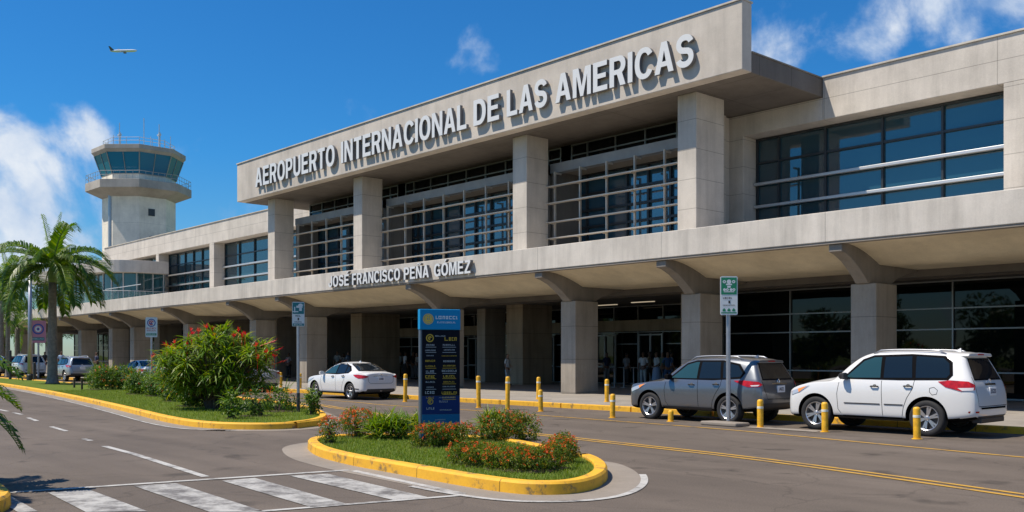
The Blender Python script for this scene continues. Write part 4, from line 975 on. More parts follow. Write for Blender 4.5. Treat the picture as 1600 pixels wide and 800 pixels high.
def sedan(loc, label, group, paint, name='parked_car', text=None):
    hw = .885; hood = .95; Z = 1.47; zb = .20; L_ = 4.5
    spec = [(.04, .34, hw*.60, .62, .68, hw*.40), (.05, .24, hw*.80, .72, .78, hw*.50), (.22, .19, hw*.955, .80, .86, hw*.62), (.6, zb, hw*.99, .88, .93, hw*.66), (1.05, zb, hw, .92, .99, hw*.68),
        (1.25, zb, hw, .93, 1.02, hw*.72), (1.38, zb, hw, .935, 1.10, hw*.76), (1.80, zb, hw, .94, Z-.16, hw*.72), (2.15, zb, hw, .945, Z-.04, hw*.68), (2.5, zb, hw, .95, Z, hw*.66), (2.95, zb, hw, .97, Z-.01, hw*.66),
        (3.35, zb, hw, .99, Z-.085, hw*.665), (3.70, zb, hw, 1.0, Z-.25, hw*.69), (3.92, zb+.02, hw*.995, 1.01, 1.125, hw*.74), (4.15, zb+.03, hw*.98, 1.01, 1.09, hw*.74),
        (4.36, zb+.08, hw*.93, .99, 1.075, hw*.70), (4.44, zb+.10, hw*.84, .95, 1.03, hw*.64), (4.49, zb+.14, hw*.72, .88, .96, hw*.56, [-.02, 0, .0, .01, -.01, -.03, -.05, -.05, -.04])]
    cfg = dict(cat='car', sx=.97, axles=[.86, 3.56], hw=hw, clad_z=0, dlo=[(1.52, 1.0), (2.05, 1.30), (2.35, 1.375), (2.9, 1.38), (3.30, 1.27), (3.48, 1.12), (3.40, 1.05), (2.6, 1.0)],
        windows=[[(1.58, 1.01), (2.07, 1.285), (2.36, 1.355), (2.44, 1.358), (2.46, 1.015)], [(2.53, 1.015), (2.52, 1.36), (2.90, 1.36), (3.10, 1.31), (3.14, 1.03)], [(3.20, 1.035), (3.17, 1.285), (3.28, 1.25), (3.44, 1.12), (3.38, 1.06)]],
        seams=[[(1.42, .98), (1.38, .75), (1.42, .45), (1.50, .32)], [(2.50, .97), (2.52, .7), (2.54, .30)], [(3.22, 1.0), (3.20, .85), (3.08, .66), (3.0, .5), (2.96, .32)]],
        handles=[(2.30, .89), (3.08, .91)], dark_handle=1,
        rearglass=[(-.58, 1.135), (.58, 1.135), (.50, 1.375), (-.50, 1.375)], windscreen=[(-.64, 1.05), (.64, 1.05), (.54, 1.33), (-.54, 1.33)],
        tail=[(-.42, .97), (-.20, .985), (.10, .95), (.24, .90), (.12, .84), (-.16, .83), (-.32, .89)],
        headl=[(-.02, .66), (-.34, .78), (-.55, .83), (-.30, .68), (-.1, .60)],
        corner={'BL': (4.25, -.68), 'BR': (4.25, .68), 'FL': (.30, -.60), 'FR': (.30, .60)},
        rear_trim=[([(-.68, .30), (.68, .30), (.62, .43), (-.62, .43)], 'clad'), ([(-.32, .915), (.32, .915), (.32, .93), (-.32, .93)], 'chrome')],
        corner_trim=[([(-.42, .46), (-.12, .44), (-.16, .40), (-.40, .42)], 'clad')],
        rear_seams=[[(-.60, .98), (-.56, .70), (-.48, .64), (.48, .64), (.56, .70), (.60, .98)]],
        plate=(0, .81), plate_text=text, emblem=.96, mirror=(1.60, 1.02), fin=2.95, spokes=5, double=False, mirror_mat=paint)
    return make_car(name, label, group, loc, spec, paint, cfg, .325)

G_ = 'cars parked along the terminal kerb'
big_suv((-12.45, 20.80, 0), 'large white sport utility car with roof rails, nearest car on the right', G_, C1, text='2G25')
mid_suv((-17.40, 20.78, 0), 'dark grey metallic sport utility car parked in front of the big white one', G_, C2, text='A02')
sedan((-35.0, 20.85, 0), 'white sedan with red tail lamps and dark lower bumper beside a lone bollard', G_, C3, text='A48')
sedan((-45.0, 21.2, 0), 'silver sedan half hidden behind the red flowered bush', G_, C5)
sedan((-57.4, 21.0, 0), 'white sedan seen over the low hedge left of the big bush', G_, C3)
mid_suv((-70.4, 21.2, 0), 'silver blue sport utility car just right of the large palm trunk', G_, C4, clad=False)
big_suv((-81.6, 21.3, 0), 'small looking white sport utility car left of the large palm trunk', G_, C1)
mid_suv((-88.6, 21.6, 0), 'black sport utility car farthest left along the kerb', G_, C6)

# ------------------------------------------------------------------ bollards
def bollard_mb(h, r=.072):
    return MB().lathe([(r+.035, 0), (r+.035, .012), (r, .014), (r, h-.06), (r*.93, h-.03), (r*.7, h-.008), (.001, h)], 18)
BL = [(633, 628, 1.04, 0, 'tall yellow bollard just right of the white sedan'), (748, 637, 1.05, 0, 'tall yellow bollard just right of the blue totem sign'), (793, 640, 1.05, 0, 'tall yellow bollard, second to the right of the totem sign'),
      (845, 643, .67, 0, 'short yellow bollard at the lane edge in front of the canopy columns'), (957, 653, .66, 0, 'short yellow bollard left of the grey car, at the lane edge'), (1048, 659, .30, 0, 'very low yellow stub post beside the grey car'),
      (1188, 668, .67, 0, 'short yellow bollard at the rear bumper of the grey car'), (1289, 675, .67, 0, 'short yellow bollard beside the front wheel of the big white car'), (1433, 686, .66, 0, 'short yellow bollard beside the rear wheel of the big white car'),
      (841, 624, .80, .15, 'yellow bollard on the sidewalk behind a shorter one, left of the middle column'), (948, 628, .77, .15, 'yellow bollard on the sidewalk just right of the sunlit column'),
      (439, 604, .75, .15, 'yellow bollard showing over the silver sedan beside the big bush'), (469, 603, .72, .15, 'yellow bollard behind the teal parking sign post'),
      (148, 580, .85, .15, 'leftmost of the far yellow bollards behind the low hedge'), (157, 581, .85, .15, 'second from left of the far yellow bollards behind the low hedge'), (181, 583, .85, .15, 'third from left of the far yellow bollards behind the low hedge'), (189, 584, .8, .15, 'rightmost of the far yellow bollards behind the low hedge')]
for px, py, h, z, lb in BL:
    if z == 0: p = at(px, py)
    elif px < 200: p = Vector((onx(px, 23.6), 23.6, .15))
    elif px < 500: p = Vector((onx(px, 22.9), 22.9, .15))
    else: p = at(px, py, z)
    if px == 1048: p = Vector((onx(1048, 19.55), 19.55, 0))
    b = bollard_mb(h).build('bollard', M['yellow'], smooth=math.radians(40)); b.location = p; b.rotation_euler = (random.uniform(-.018, .018), random.uniform(-.022, .022), random.uniform(0, 6)); tag(b, lb, 'bollard', 'yellow bollards along the kerb')
    if h > .5:
        e = MB().lathe([(.0735, h-.22), (.0755, h-.218), (.0755, h-.17), (.0735, h-.168)], 18).build('reflective_band', M['reflect'], b, smooth=False)

# ------------------------------------------------------------------ signs
def quad(mb, cx, cz, w, h, y, mi=0): mb.add([(cx-w/2, y, cz-h/2), (cx+w/2, y, cz-h/2), (cx+w/2, y, cz+h/2), (cx-w/2, y, cz+h/2)], [(0, 1, 2, 3)], mi)
def disc(mb, cx, cz, r, y, mi=0, r2=0, n=28, a0=0, a1=2*PI):
    vs = []; fs = []
    for k in range(n+1):
        t = a0+(a1-a0)*k/n; vs += [(cx+r*math.cos(t), y, cz+r*math.sin(t)), (cx+r2*math.cos(t), y, cz+r2*math.sin(t))]
    for k in range(n): fs.append((2*k, 2*k+1, 2*k+3, 2*k+2))
    mb.add(vs, fs, mi)
def sign_post(name, p, label, rz, z0, z1, w, mats, draw, post_r=.035, group=None, rounded_top=False, postm='steel', dark_foot=False):
    R = empty(name, p, label, 'sign', group, rz)
    MB().tube([(0, 0, 0), (0, 0, z1-.05)], post_r, 12).build('post', M[postm], R, smooth=math.radians(60))
    if dark_foot: MB().tube([(0, 0, 0), (0, 0, .55)], post_r+.006, 12).build('post_sleeve', M['clad'], R, smooth=math.radians(60))
    y = -post_r-.005
    n = 6; rr = w*.10 if not rounded_top else w*.48; pl = []
    for cx, cz, a in ((w/2-rr, z1-rr, 0), (-w/2+rr, z1-rr, PI/2), (-w/2+w*.08, z0+w*.08, PI), (w/2-w*.08, z0+w*.08, 3*PI/2)):
        r_ = rr if a < 3 else w*.08
        for k in range(n+1): t = a+PI/2*k/n; pl.append((cx+r_*math.cos(t), cz+r_*math.sin(t)))
    m = MB(); N_ = len(pl)
    m.add([(a, y-.022, b) for a, b in pl]+[(a, y, b) for a, b in pl], [tuple(range(N_)), tuple(range(N_, 2*N_))[::-1]]+[(i, i+N_, (i+1) % N_+N_, (i+1) % N_) for i in range(N_)])
    pn = m.build('sign_panel', mats[0], R)
    f = MB(); draw(f, y-.026, w, z0, z1); f.build('sign_print', mats, pn, recalc=False)
    return R
SG = mat('sign_green', (.01, .22, .10), .45); ST = mat('sign_teal', (.01, .17, .19), .45); SW = mat('sign_white', (.66, .70, .70), .45); SB = mat('sign_blue', (.04, .08, .32), .45); SR = mat('sign_red', (.55, .06, .06), .45); SK = mat('sign_black', (.03, .03, .03), .5); SP = mat('sign_pink', (.55, .22, .28), .5)
def words(f, cx, cz, w, h, y, mi, n=6, seed=1):
    r = random.Random(seed); x = cx-w/2
    while x < cx+w/2-.01:
        q = min(r.uniform(.5, 1.1)*h, cx+w/2-x); k = r.randint(0, 3); st = h*.22
        quad(f, x+st/2, cz, st, h, y, mi)
        if k != 1: quad(f, x+q/2, cz+h/2-st/2, q*.8, st, y-.0006, mi)
        if k != 2: quad(f, x+q/2, cz-h/2+st/2, q*.8, st, y-.0006, mi)
        if k >= 2: quad(f, x+q*.8-st/2, cz, st, h, y-.0012, mi)
        x += q+h*.18
def draw_green(f, y, w, z0, z1):
    H = z1-z0; quad(f, 0, z1-H*.25, w*.90, H*.44, y, 1); quad(f, 0, z0+H*.035+.02, w*.9, .03, y, 1)
    for x in (-.12, 0, .12): disc(f, x*w/.4*.9, z1-H*.14, .04+.015*(x == 0), y-.002, 0, 0 if x == 0 else .015, 12)
    quad(f, 0, z1-H*.21, w*.35, .035, y-.002, 0); quad(f, 0, z1-H*.27, w*.20, .05, y-.002, 0)
    for k, x in enumerate((-.11, -.04, .05, .12)): disc(f, x, z1-H*.345, .035, y-.002, 0, .012*(k % 2), 10); 
    quad(f, 0, z1-H*.40, w*.6, .02, y-.002, 0)
    words(f, -.03, z0+H*.44, w*.55, .05, y, 2, seed=3); quad(f, .01, z0+H*.335, .045, .07, y, 2); words(f, 0, z0+H*.25, w*.7, .03, y, 2, seed=4)
    for x in (-.13, 0, .13): quad(f, x*.9, z0+H*.12, .075, .05, y, 1); disc(f, x*.9, z0+H*.12+.03, .022, y-.001, 1, 0, 10)
def draw_teal(f, y, w, z0, z1):
    H = z1-z0; quad(f, 0, z1-H*.26, w*.92, H*.46, y, 1); quad(f, 0, z0+H*.07, w*.92, H*.10, y, 1)
    disc(f, .06, z1-H*.16, w*.20, y-.002, 0, 0, 16, 0, PI); quad(f, .03, z1-H*.20, w*.5, .06, y-.002, 0); quad(f, .06, z1-H*.30, w*.22, .09, y-.002, 0)
    quad(f, -.10, z1-H*.32, .03, .16, y-.002, 0); quad(f, -.08, z1-H*.40, .16, .03, y-.004, 0)
    words(f, 0, z0+H*.43, w*.45, .045, y, 2, seed=5); quad(f, 0, z0+H*.30, .04, .07, y, 2); words(f, 0, z0+H*.18, w*.6, .03, y, 2, seed=6); words(f, 0, z0+H*.07, w*.7, .04, y-.002, 0, seed=8)
def draw_ring(f, y, w, z0, z1):
    H = z1-z0; c = z1-H*.28; disc(f, 0, c, w*.36, y, 1, w*.28); disc(f, 0, c, w*.22, y, 2, w*.13, 20, .3, 5.4); quad(f, 0, c-w*.06, w*.2, .05, y-.002, 1); quad(f, 0, c+w*.03, w*.12, .06, y-.004, 2)
    words(f, 0, z0+H*.44, w*.8, .07, y, 2, seed=9); words(f, 0, z0+H*.33, w*.75, .05, y, 2, seed=10); quad(f, 0, z0+H*.14, w*.85, .09, y, 3); words(f, 0, z0+H*.14, w*.7, .05, y-.002, 0, seed=11)
def draw_pink(f, y, w, z0, z1):
    H = z1-z0; c = z1-H*.38; disc(f, 0, c, w*.38, y, 1, w*.28); disc(f, 0, c, w*.20, y, 3, w*.1); quad(f, 0, c, w*.12, .2, y-.002, 1)
    quad(f, 0, z0+H*.18, w*.8, H*.14, y, 4); words(f, 0, z0+H*.18, w*.7, .08, y-.002, 3, seed=12)
pz = at(1138, 664)
sign_post('parking_sign', Vector((pz.x, pz.y, .10)), 'tall green and white parking sign on a grey post beside the grey car', YAW-.04, 2.60, 3.55, .42, [SW, SG, SK], draw_green, .055)
p = at(466, 650); p.z = .10
sign_post('parking_sign', p, 'teal and white parking sign on a slim post at the tip of the long lawn', YAW+.25, 2.43, 3.12, .34, [SW, ST, SK], draw_teal, .045, dark_foot=True)
p = at(237, 618); p.z = .10
sign_post('parking_sign', p, 'white sign with a blue ring and red lettering standing in the low hedge', YAW+.2, 2.40, 3.25, .48, [SW, SB, SR, SG], draw_ring, .045)
p = at(60, 592); p.z = .10
sign_post('traffic_sign', p, 'round topped pink edged sign with a blue ring left of the large palm', YAW+.3, 2.55, 4.2, 1.05, [SP, SB, SR, SW, ST], draw_pink, .07)
# slim light pole and small posts left of the palm
p = Vector((onx(47, 18.2), 18.2, .1))
R = empty('lamp_pole', p, 'slim grey pole rising between the two tall palms', 'pole')
MB().tube([(0, 0, 0), (0, 0, 7.2)], [.17, .10], 12).build('post', M['steel'], R, smooth=True)
MB().lathe([(.22, 0), (.22, .35), (.18, .40)], 12).build('pole_base', M['clad'], R)
for px, y, h, lb in ((16, 18.0, 2.0, 'dark post at the left edge of the lawn'), (54, 18.3, 1.2, 'short dark post at the foot of the slim grey pole')):
    o = MB().lathe([(.09, 0), (.09, h-.05), (.001, h)], 10).build('post', M['clad']); o.location = (onx(px, y), y, .1); tag(o, lb, 'post')
for px, py, lb in ((116, 606, 'small brown stake on the lawn nearest the large palm trunk'), (128, 609, 'small brown stake on the lawn nearest the low hedge')):
    o = MB().tube([(0, 0, 0), (0, 0, .5)], .05, 6).build('stake', M['stem']); o.location = at(px, py, .1); tag(o, lb, 'stake')

# totem
def totem():
    BLU = mat('totem_blue', (.01, .24, .50), .65, spec=.12); BL2 = mat('totem_deep_blue', (.008, .12, .28), .65, spec=.12); NAV = mat('totem_navy', (.004, .006, .014), .65, spec=.12); MID = mat('totem_mid_blue', (.01, .03, .13), .65, spec=.12)
    GR = mat('totem_side_grey', (.10, .13, .17), .4, .3); YE = mat('totem_yellow_print', (.50, .33, .02), .5); WH = mat('totem_white_print', (.36, .39, .43), .5)
    a = at(657, 697); b = at(719, 693)
    a = Vector((-14.35, 10.75, 0)); d = 17.9
    # face runs nearly parallel to the picture: width .78
    R = empty('information_totem', (-14.18, 10.95, .05), 'tall blue and black information totem with yellow and white lettering among the flowers', 'sign', rz=YAW+.30)
    w, H, dp = .76, 2.52, .17
    MB().box(-w/2, w/2, -dp/2, dp/2, 0, H-.385).build('totem_body', GR, R, bevel=.012)
    MB().box(-w/2-.008, w/2+.008, -dp/2-.012, dp/2+.012, H-.383, H).build('totem_head', BLU, R, bevel=.01)
    for z0, z1, m in ((.0, .56, BL2), (.563, .90, MID), (.903, H-.39, NAV)):
        MB().box(-w/2+.035, w/2-.005, -dp/2-.012, -dp/2-.001, z0+.002, z1).build('totem_face', m, R)
    f = MB(); y = -dp/2-.016
    def ring_(x, z, r, mi=0): disc(f, x, z, r, y, mi, r*.72); disc(f, x, z, r*.5, y, mi, r*.22, 14, .3, 4.9); quad(f, x, z+r*.1, r*.18, r*.6, y-.001, mi)
    yh = y; f2 = MB()
    z = H-.52
    ring_(-.20, z-.02, .075); words(f, .0, z+.02, .2, .022, y, 1, seed=21); words(f, .20, z-.035, .24, .065, y, 0, seed=22)
    r = random.Random(4); zz = z-.15
    rows = [(1, 1, .03), (1, 1, .025), (1, 0, .018), (0, 1, .035), (0, 0, .028), (1, 1, .04), (0, 0, .05), (1, 0, .028), (1, 1, .022), (1, 0, .05), (0, 0, .03)]
    for (c1, c2, hh) in rows:
        words(f, -.19, zz, r.uniform(.14, .20), hh, y, c1, seed=r.randint(0, 999)); words(f, .17, zz+r.uniform(-.01, .01), r.uniform(.20, .30), hh*.9, y, c2, seed=r.randint(0, 999))
        if r.random() < .6: quad(f, -.18, zz-.038, .2, .008, y, c1)
        if r.random() < .6: quad(f, .17, zz-.038, .26, .008, y, c2)
        zz -= .098
    ring_(-.19, .80, .055); words(f, .06, .80, .16, .035, y, 1, seed=31); words(f, -.19, .67, .15, .04, y, 1, seed=33); words(f, .10, .64, .22, .022, y, 1, seed=34); words(f, 0, .46, .2, .02, y, 1, seed=35); words(f, .12, .87, .3, .012, y, 1, seed=36)
    f.build('totem_print', [YE, WH], R, recalc=False)
    y = -dp/2-.016; f = MB()
    disc(f, -.23, H-.185, .10, y, 0, .085); disc(f, -.23, H-.185, .075, y, 0, .055); disc(f, -.23, H-.185, .05, y-.001, 0, .025, 14, 2.0, 7.3); quad(f, -.23, H-.17, .018, .08, y-.002, 0)
    words(f, .12, H-.155, .42, .06, y, 1, seed=41); words(f, .12, H-.245, .36, .028, y, 1, seed=42)
    f.build('totem_crest', [mat('crest_yellow', (.75, .50, .04), .5), mat('crest_white', (.70, .74, .78), .5)], R, recalc=False)
totem()

# ------------------------------------------------------------------ vegetation
def leaf_strip(mb, p, d, L_, w, droop, seg=3, mi=0, twist=0.0):
    """arching strap leaf"""
    d = d.normalized(); side = d.cross(Vector((0, 0, 1)))
    side = side.normalized() if side.length > .05 else Vector((1, 0, 0))
    side = (side*math.cos(twist)+side.cross(d)*math.sin(twist)).normalized()
    vs = []; q = p.copy(); dd = d.copy()
    for k in range(seg+1):
        t = k/seg; ww = w*(.55+.9*t-1.35*t*t) if t < 1 else 0
        vs += [q-side*ww/2, q+side*ww/2]
        dd = (dd+Vector((0, 0, -droop/seg))).normalized(); q = q+dd*L_/seg
    mb.add(vs, [(2*k, 2*k+1, 2*k+3, 2*k+2) for k in range(seg)], mi)
def small_leaf(mb, p, n, L_, w, r, mi=0):
    a = Vector((r.uniform(-1, 1), r.uniform(-1, 1), r.uniform(-1, 1))).cross(n)
    if a.length < .01: a = Vector((1, 0, 0))
    a.normalize(); b = n.cross(a); mb.add([p, p+a*L_*.5+b*w*.5+n*.01, p+a*L_, p+a*L_*.5-b*w*.5+n*.01], [(0, 1, 2), (0, 2, 3)], mi)
def rv(r): 
    while True:
        v = Vector((r.uniform(-1, 1), r.uniform(-1, 1), r.uniform(-1, 1)))
        if .05 < v.length < 1: return v
def shrub(name, label, blobs, seed, leafm, leaves, size=.07, flowers=0, flowerm=None, cat='shrub', group=None, straps=0, strap_len=.4, fsize=.035, base=None):
    """blobs: list of (x,y,z,rx,ry,rz) world; the thing's origin stands at the first blob's foot"""
    r = random.Random(seed); o = Vector((blobs[0][0], blobs[0][1], .11)); R = empty(name, o, label, cat, group)
    lf = MB(); st = MB(); fl = MB(); vol = [b[3]*b[4]*b[5] for b in blobs]; tot = sum(vol)
    for b, v in zip(blobs, vol):
        c = Vector(b[:3])-o; rad = Vector(b[3:6]); n = int(leaves*v/tot)
        # twigs ending in leaf tufts: uneven outline
        tufts = max(6, int(n/16))
        for _ in range(tufts):
            u = rv(r); u = u.normalized()*(u.length**.35)*r.uniform(.75, 1.10)
            if u.z < -.75: continue
            q = c+Vector((u.x*rad.x, u.y*rad.y, u.z*rad.z)); q.z = max(q.z, .03)
            ts = size*1.6
            for _k in range(15):
                w_ = rv(r)*ts; nn = (u.normalized()+rv(r)*.9+Vector((0, 0, .4))).normalized(); small_leaf(lf, q+w_, nn, size*r.uniform(.7, 1.3), size*r.uniform(.35, .55), r)
        for _ in range(int(straps*v/tot)):
            u = rv(r).normalized(); u.z = abs(u.z)*.9+.12; q = c+Vector((u.x*rad.x, u.y*rad.y, u.z*rad.z))*r.uniform(.25, .9)
            d = (u+Vector((0, 0, .55))+rv(r)*.5); leaf_strip(lf, q, d, strap_len*r.uniform(.7, 1.25), strap_len*.085, r.uniform(.4, 1.5), 3, 0, r.uniform(-.8, .8))
        for _ in range(int(flowers*v/tot)):
            u = rv(r).normalized(); 
            if u.z < -.25: u.z = -u.z
            q = c+Vector((u.x*rad.x, u.y*rad.y, u.z*rad.z))*r.uniform(.88, 1.08); q.z = max(.05, q.z)
            for _k in range(7): small_leaf(fl, q+rv(r)*fsize, (u+rv(r)).normalized(), fsize*r.uniform(.6, 1.1), fsize*.7, r)
        for _ in range(max(3, int(6*v/tot*2))):
            a = Vector((c.x+r.uniform(-.4, .4)*rad.x, c.y+r.uniform(-.4, .4)*rad.y, 0)); u = rv(r); e = c+Vector((u.x*rad.x*.7, u.y*rad.y*.7, abs(u.z)*rad.z*.6)); st.tube([a, a.lerp(e, .5)+rv(r)*.04, e], [.016, .012, .006], 5)
    lf.build('foliage', leafm, R, recalc=False); st.build('stems', M['stem'], R)
    sb = MB()
    for bi, b in enumerate(blobs):
        c = Vector((b[0], b[1], 0))-Vector((o.x, o.y, 0)); ring_ = []
        for k in range(14): t = 2*PI*k/14; q = r.uniform(.85, 1.12); ring_.append((c.x+math.cos(t)*b[3]*q, c.y+math.sin(t)*b[4]*q, .012+.003*bi))
        sb.add([(c.x, c.y, .04+.003*bi)]+ring_, [(0, k+1, (k+1) % 14+1) for k in range(14)])
    if base is None and len(blobs) < 9: sb.build('soil_bed', M['soil'], R, recalc=False)
    if flowers: fl.build('flowers', flowerm, R, recalc=False)
    return R
def blob(px, py, rx, ry, h, zc=.5, zoff=.11):
    p = at(px, py, zoff); return (p.x, p.y, zoff+h*zc, rx, ry, h*zc*1.0)

# big red flowered bush on the long island: leaning stems carrying rosettes of strap leaves
def big_bush():
    r = random.Random(11); c = Vector((-27.0, 12.5, .11))
    R = empty('flowering_bush', c, 'large dense green bush with long strap leaves and red flower spikes on the long lawn', 'bush')
    lf = MB(); st = MB(); fl = MB()
    u = Vector((math.cos(YAW), math.sin(YAW), 0)); v = Vector((-u.y, u.x, 0))
    for k in range(270):
        a, b = r.uniform(-1, 1), r.uniform(-1, 1)
        if a*a+b*b > 1: continue
        t = math.sqrt(a*a+b*b); hz = r.uniform(.22, 1.0)
        zmax = 2.28*(1-.34*t*t)-.15*max(0, -a); z = zmax*(.06+.94*hz)+.1
        spread = .46+.54*min(1, z/1.15); q = u*a*1.78*spread+v*b*1.2*spread+Vector((0, 0, z))
        if z > .45: st.tube([Vector((a*.35, b*.3, 0)), Vector((a*.8, b*.6, 0))*.6+Vector((0, 0, z*.45)), q], [.035, .026, .014], 5)
        n = 26 if hz > .6 else 20
        for j in range(n):
            az = r.uniform(0, 2*PI); el = r.uniform(-.15, 1.15); d = Vector((math.cos(az)*math.cos(el), math.sin(az)*math.cos(el), math.sin(el)))
            leaf_strip(lf, q+d*.03, d, r.uniform(.32, .58), r.uniform(.040, .062), r.uniform(.5, 1.5), 3, 0, r.uniform(-.5, .5))
    for k in range(30):
        a = r.uniform(-1.0, 1.0); b = r.uniform(-.7, .5); t = min(1, math.hypot(a, b)); q = u*a*1.75+v*b+Vector((0, 0, 2.38*(1-.36*t*t)+r.uniform(-.08, .14)))
        d0 = Vector((r.uniform(-.4, .4)+a*.2, r.uniform(-.4, .4), 1)).normalized(); fl.tube([q-Vector((0, 0, .35)), q], .008, 4)
        for j in range(12): d = (d0+rv(r)*.75).normalized(); leaf_strip(fl, q+rv(r)*.03, d, r.uniform(.08, .18), .030, .3, 2, 0, r.uniform(-1, 1))
    for (a, z) in ((-1.9, 1.65), (-2.0, 1.35), (-1.6, 1.95), (1.9, 1.8), (2.05, 1.45), (1.75, 2.05)):
        q = u*a+Vector((0, 0, z)); d0 = Vector((u.x*a, u.y*a, .6)).normalized(); fl.tube([q-d0*.5, q], .008, 4)
        for j in range(14): leaf_strip(fl, q-d0*r.uniform(0, .25), (d0+rv(r)*.6).normalized(), r.uniform(.10, .2), .03, .3, 2)
    lf.build('foliage', M['strap'], R, recalc=False); st.build('stems', M['stem'], R); fl.build('flowers', M['red_flower'], R, recalc=False)
big_bush()
# low hedge plants on the long island
hl = [(158, 612, 1.3, .9, 1.15, 'hedge_leaf', 'leftmost low leafy shrub of the hedge, just right of the large palm'), (192, 612, 1.1, .9, 1.1, '', 'low leafy shrub second from the left in the hedge, orange flowered'),
      (217, 619, .95, .8, .95, '', 'low shrub in the hedge directly left of the blue ring sign'), (248, 622, .95, .8, .95, '', 'low shrub in the hedge directly right of the blue ring sign'), (276, 630, .85, .8, .95, '', 'low shrub at the left foot of the big flowered bush'), (302, 638, .7, .7, .9, '', 'shaded low shrub under the left side of the big flowered bush')]
for i, (px, py, rx, ry, h, _, lb) in enumerate(hl):
    b = blob(px, py-3, rx*.62, ry*.62, h*1.02)
    shrub('hedge_shrub', lb, [b, (b[0]+.35*rx, b[1]+.2, b[2]*.9, rx*.5, ry*.5, b[5]*.9), (b[0]-.4*rx, b[1]-.1, b[2]*.85, rx*.45, ry*.45, b[5]*.85)], 100+i, M['leaf'], 2600, .11, 26, M['flower'], group='low hedge shrubs on the long lawn', straps=160, strap_len=.5, fsize=.05)
for i, (px, py, rx, h, m, fl_, lb) in enumerate([(400, 652, .50, .72, 'leaf_d', 10, 'low round shrub right of the big bush, yellow tipped'), (438, 645, .50, .74, 'leaf', 14, 'leafy shrub between the big bush and the teal sign post'), (362, 656, .22, .70, 'leaf', 0, 'small bright sapling in front of the big bush'), (487, 650, .17, .62, 'leaf', 0, 'tiny green plant just right of the teal sign post')]):
    b = blob(px, py-2, rx, rx*.9, h)
    shrub('leafy_shrub', lb, [b], 140+i, M[m], 1900 if rx > .5 else 500, .10, fl_, M['flower'], straps=130 if rx > .5 else 30, strap_len=.38, fsize=.04)
# small island planting
p = at(515, 693, .12); shrub('flowering_shrub', 'small sparse orange tipped shrub at the left tip of the small lawn', [(p.x, p.y, .36, .20, .20, .26), (p.x+.03, p.y, .16, .09, .09, .16)], 201, M['leaf_h'], 520, .055, 40, M['flower'], fsize=.026)
p = at(560, 683, .12); shrub('flowering_shrub', 'rounded orange flowered shrub left of the spiky plant', [(p.x, p.y, .42, .38, .36, .26), (p.x+.05, p.y, .2, .13, .13, .2)], 202, M['leaf_h'], 1500, .055, 130, M['flower'], fsize=.026)
def spiky(px, py, name, label, R_, h, n, seed, ln=.5, mt='strap'):
    r = random.Random(seed); p = at(px, py, .12); Rt = empty(name, p, label, 'plant'); lf = MB(); st = MB()
    for k in range(n):
        a = r.uniform(0, 2*PI); q = Vector((math.cos(a), math.sin(a), 0))*R_*math.sqrt(r.random()); q.z = h*r.uniform(.15, .75)*(1-.4*(q.length/R_)**2)
        if k % 4 == 0: st.tube([Vector((q.x*.5, q.y*.5, 0)), q], .009, 4)
        for j in range(13):
            az = r.uniform(0, 2*PI); el = r.uniform(.05, 1.3); d = Vector((math.cos(az)*math.cos(el), math.sin(az)*math.cos(el), math.sin(el)))
            leaf_strip(lf, q, d, ln*r.uniform(.6, 1.15), .032, r.uniform(.3, 1.2), 3, 0, r.uniform(-.6, .6))
    lf.build('foliage', M[mt], Rt, recalc=False); st.build('stems', M['stem'], Rt); return Rt
spiky(606, 686, 'spiky_plant', 'bushy spiky green plant between the orange shrub and the totem', .36, .55, 70, 1, .36)
spiky(643, 680, 'spiky_plant', 'yellow green leafy plant directly left of the totem', .24, .55, 30, 2, .30)
spiky(772, 680, 'spiky_plant', 'spiky green plant close behind the totem on its right', .34, .55, 45, 3, .36)
p = at(785, 688, .12); shrub('flowering_shrub', 'dense green orange dotted shrub right of the totem', [(p.x, p.y, .38, .42, .42, .30), (p.x+.30, p.y+.28, .36, .32, .32, .28), (p.x-.1, p.y-.2, .25, .3, .3, .22)], 205, M['leaf_h'], 3600, .06, 120, M['flower'], straps=120, strap_len=.25, fsize=.022)
p = at(665, 699, .12); q = at(725, 697, .12)
shrub('flowering_hedge', 'orange flowered hedge across the foot of the totem', [(p.x+(q.x-p.x)*k/3, p.y+(q.y-p.y)*k/3, .31, .26, .26, .22) for k in range(4)], 206, M['leaf_h'], 5200, .045, 170, M['flower'], cat='hedge', fsize=.024)
pts = [at(722, 724, .12), at(750, 729, .12), at(780, 733, .12), at(810, 736, .12), at(838, 737, .12), at(862, 733, .12), at(876, 724, .12), at(880, 714, .12)]
shrub('flowering_hedge', 'curved orange flowered hedge at the rounded end of the small lawn', [(q.x, q.y, .27, .24, .24, .20 if i < 5 else .24) for i, q in enumerate(pts)], 207, M['leaf_h'], 11000, .04, 330, M['flower'], cat='hedge', fsize=.022)

# grass blades on both lawns
def inside(p, poly):
    c = False; j = len(poly)-1
    for i in range(len(poly)):
        a, b = poly[i], poly[j]
        if (a.y > p[1]) != (b.y > p[1]) and p[0] < (b.x-a.x)*(p[1]-a.y)/(b.y-a.y)+a.x: c = not c
        j = i
    return c
def blades(P, z, n, box_, h, label, seed):
    r = random.Random(seed); I = offs(P, .21); mb = MB()
    k = 0
    while k < n:
        x, y = r.uniform(box_[0], box_[1]), r.uniform(box_[2], box_[3])
        if not inside((x, y), I): continue
        k += 1; a = r.uniform(0, 2*PI); w_ = .005; hh = h*r.uniform(.5, 1.3); l = Vector((math.cos(a), math.sin(a), 0)); s = Vector((-l.y, l.x, 0))
        b = Vector((x, y, z)); mb.add([b-s*w_, b+s*w_, b+l*hh*.5+Vector((0, 0, hh))], [(0, 1, 2)])
    o = mb.build('grass', M['blade'], recalc=False); tag(o, label, 'grass', kind='stuff')
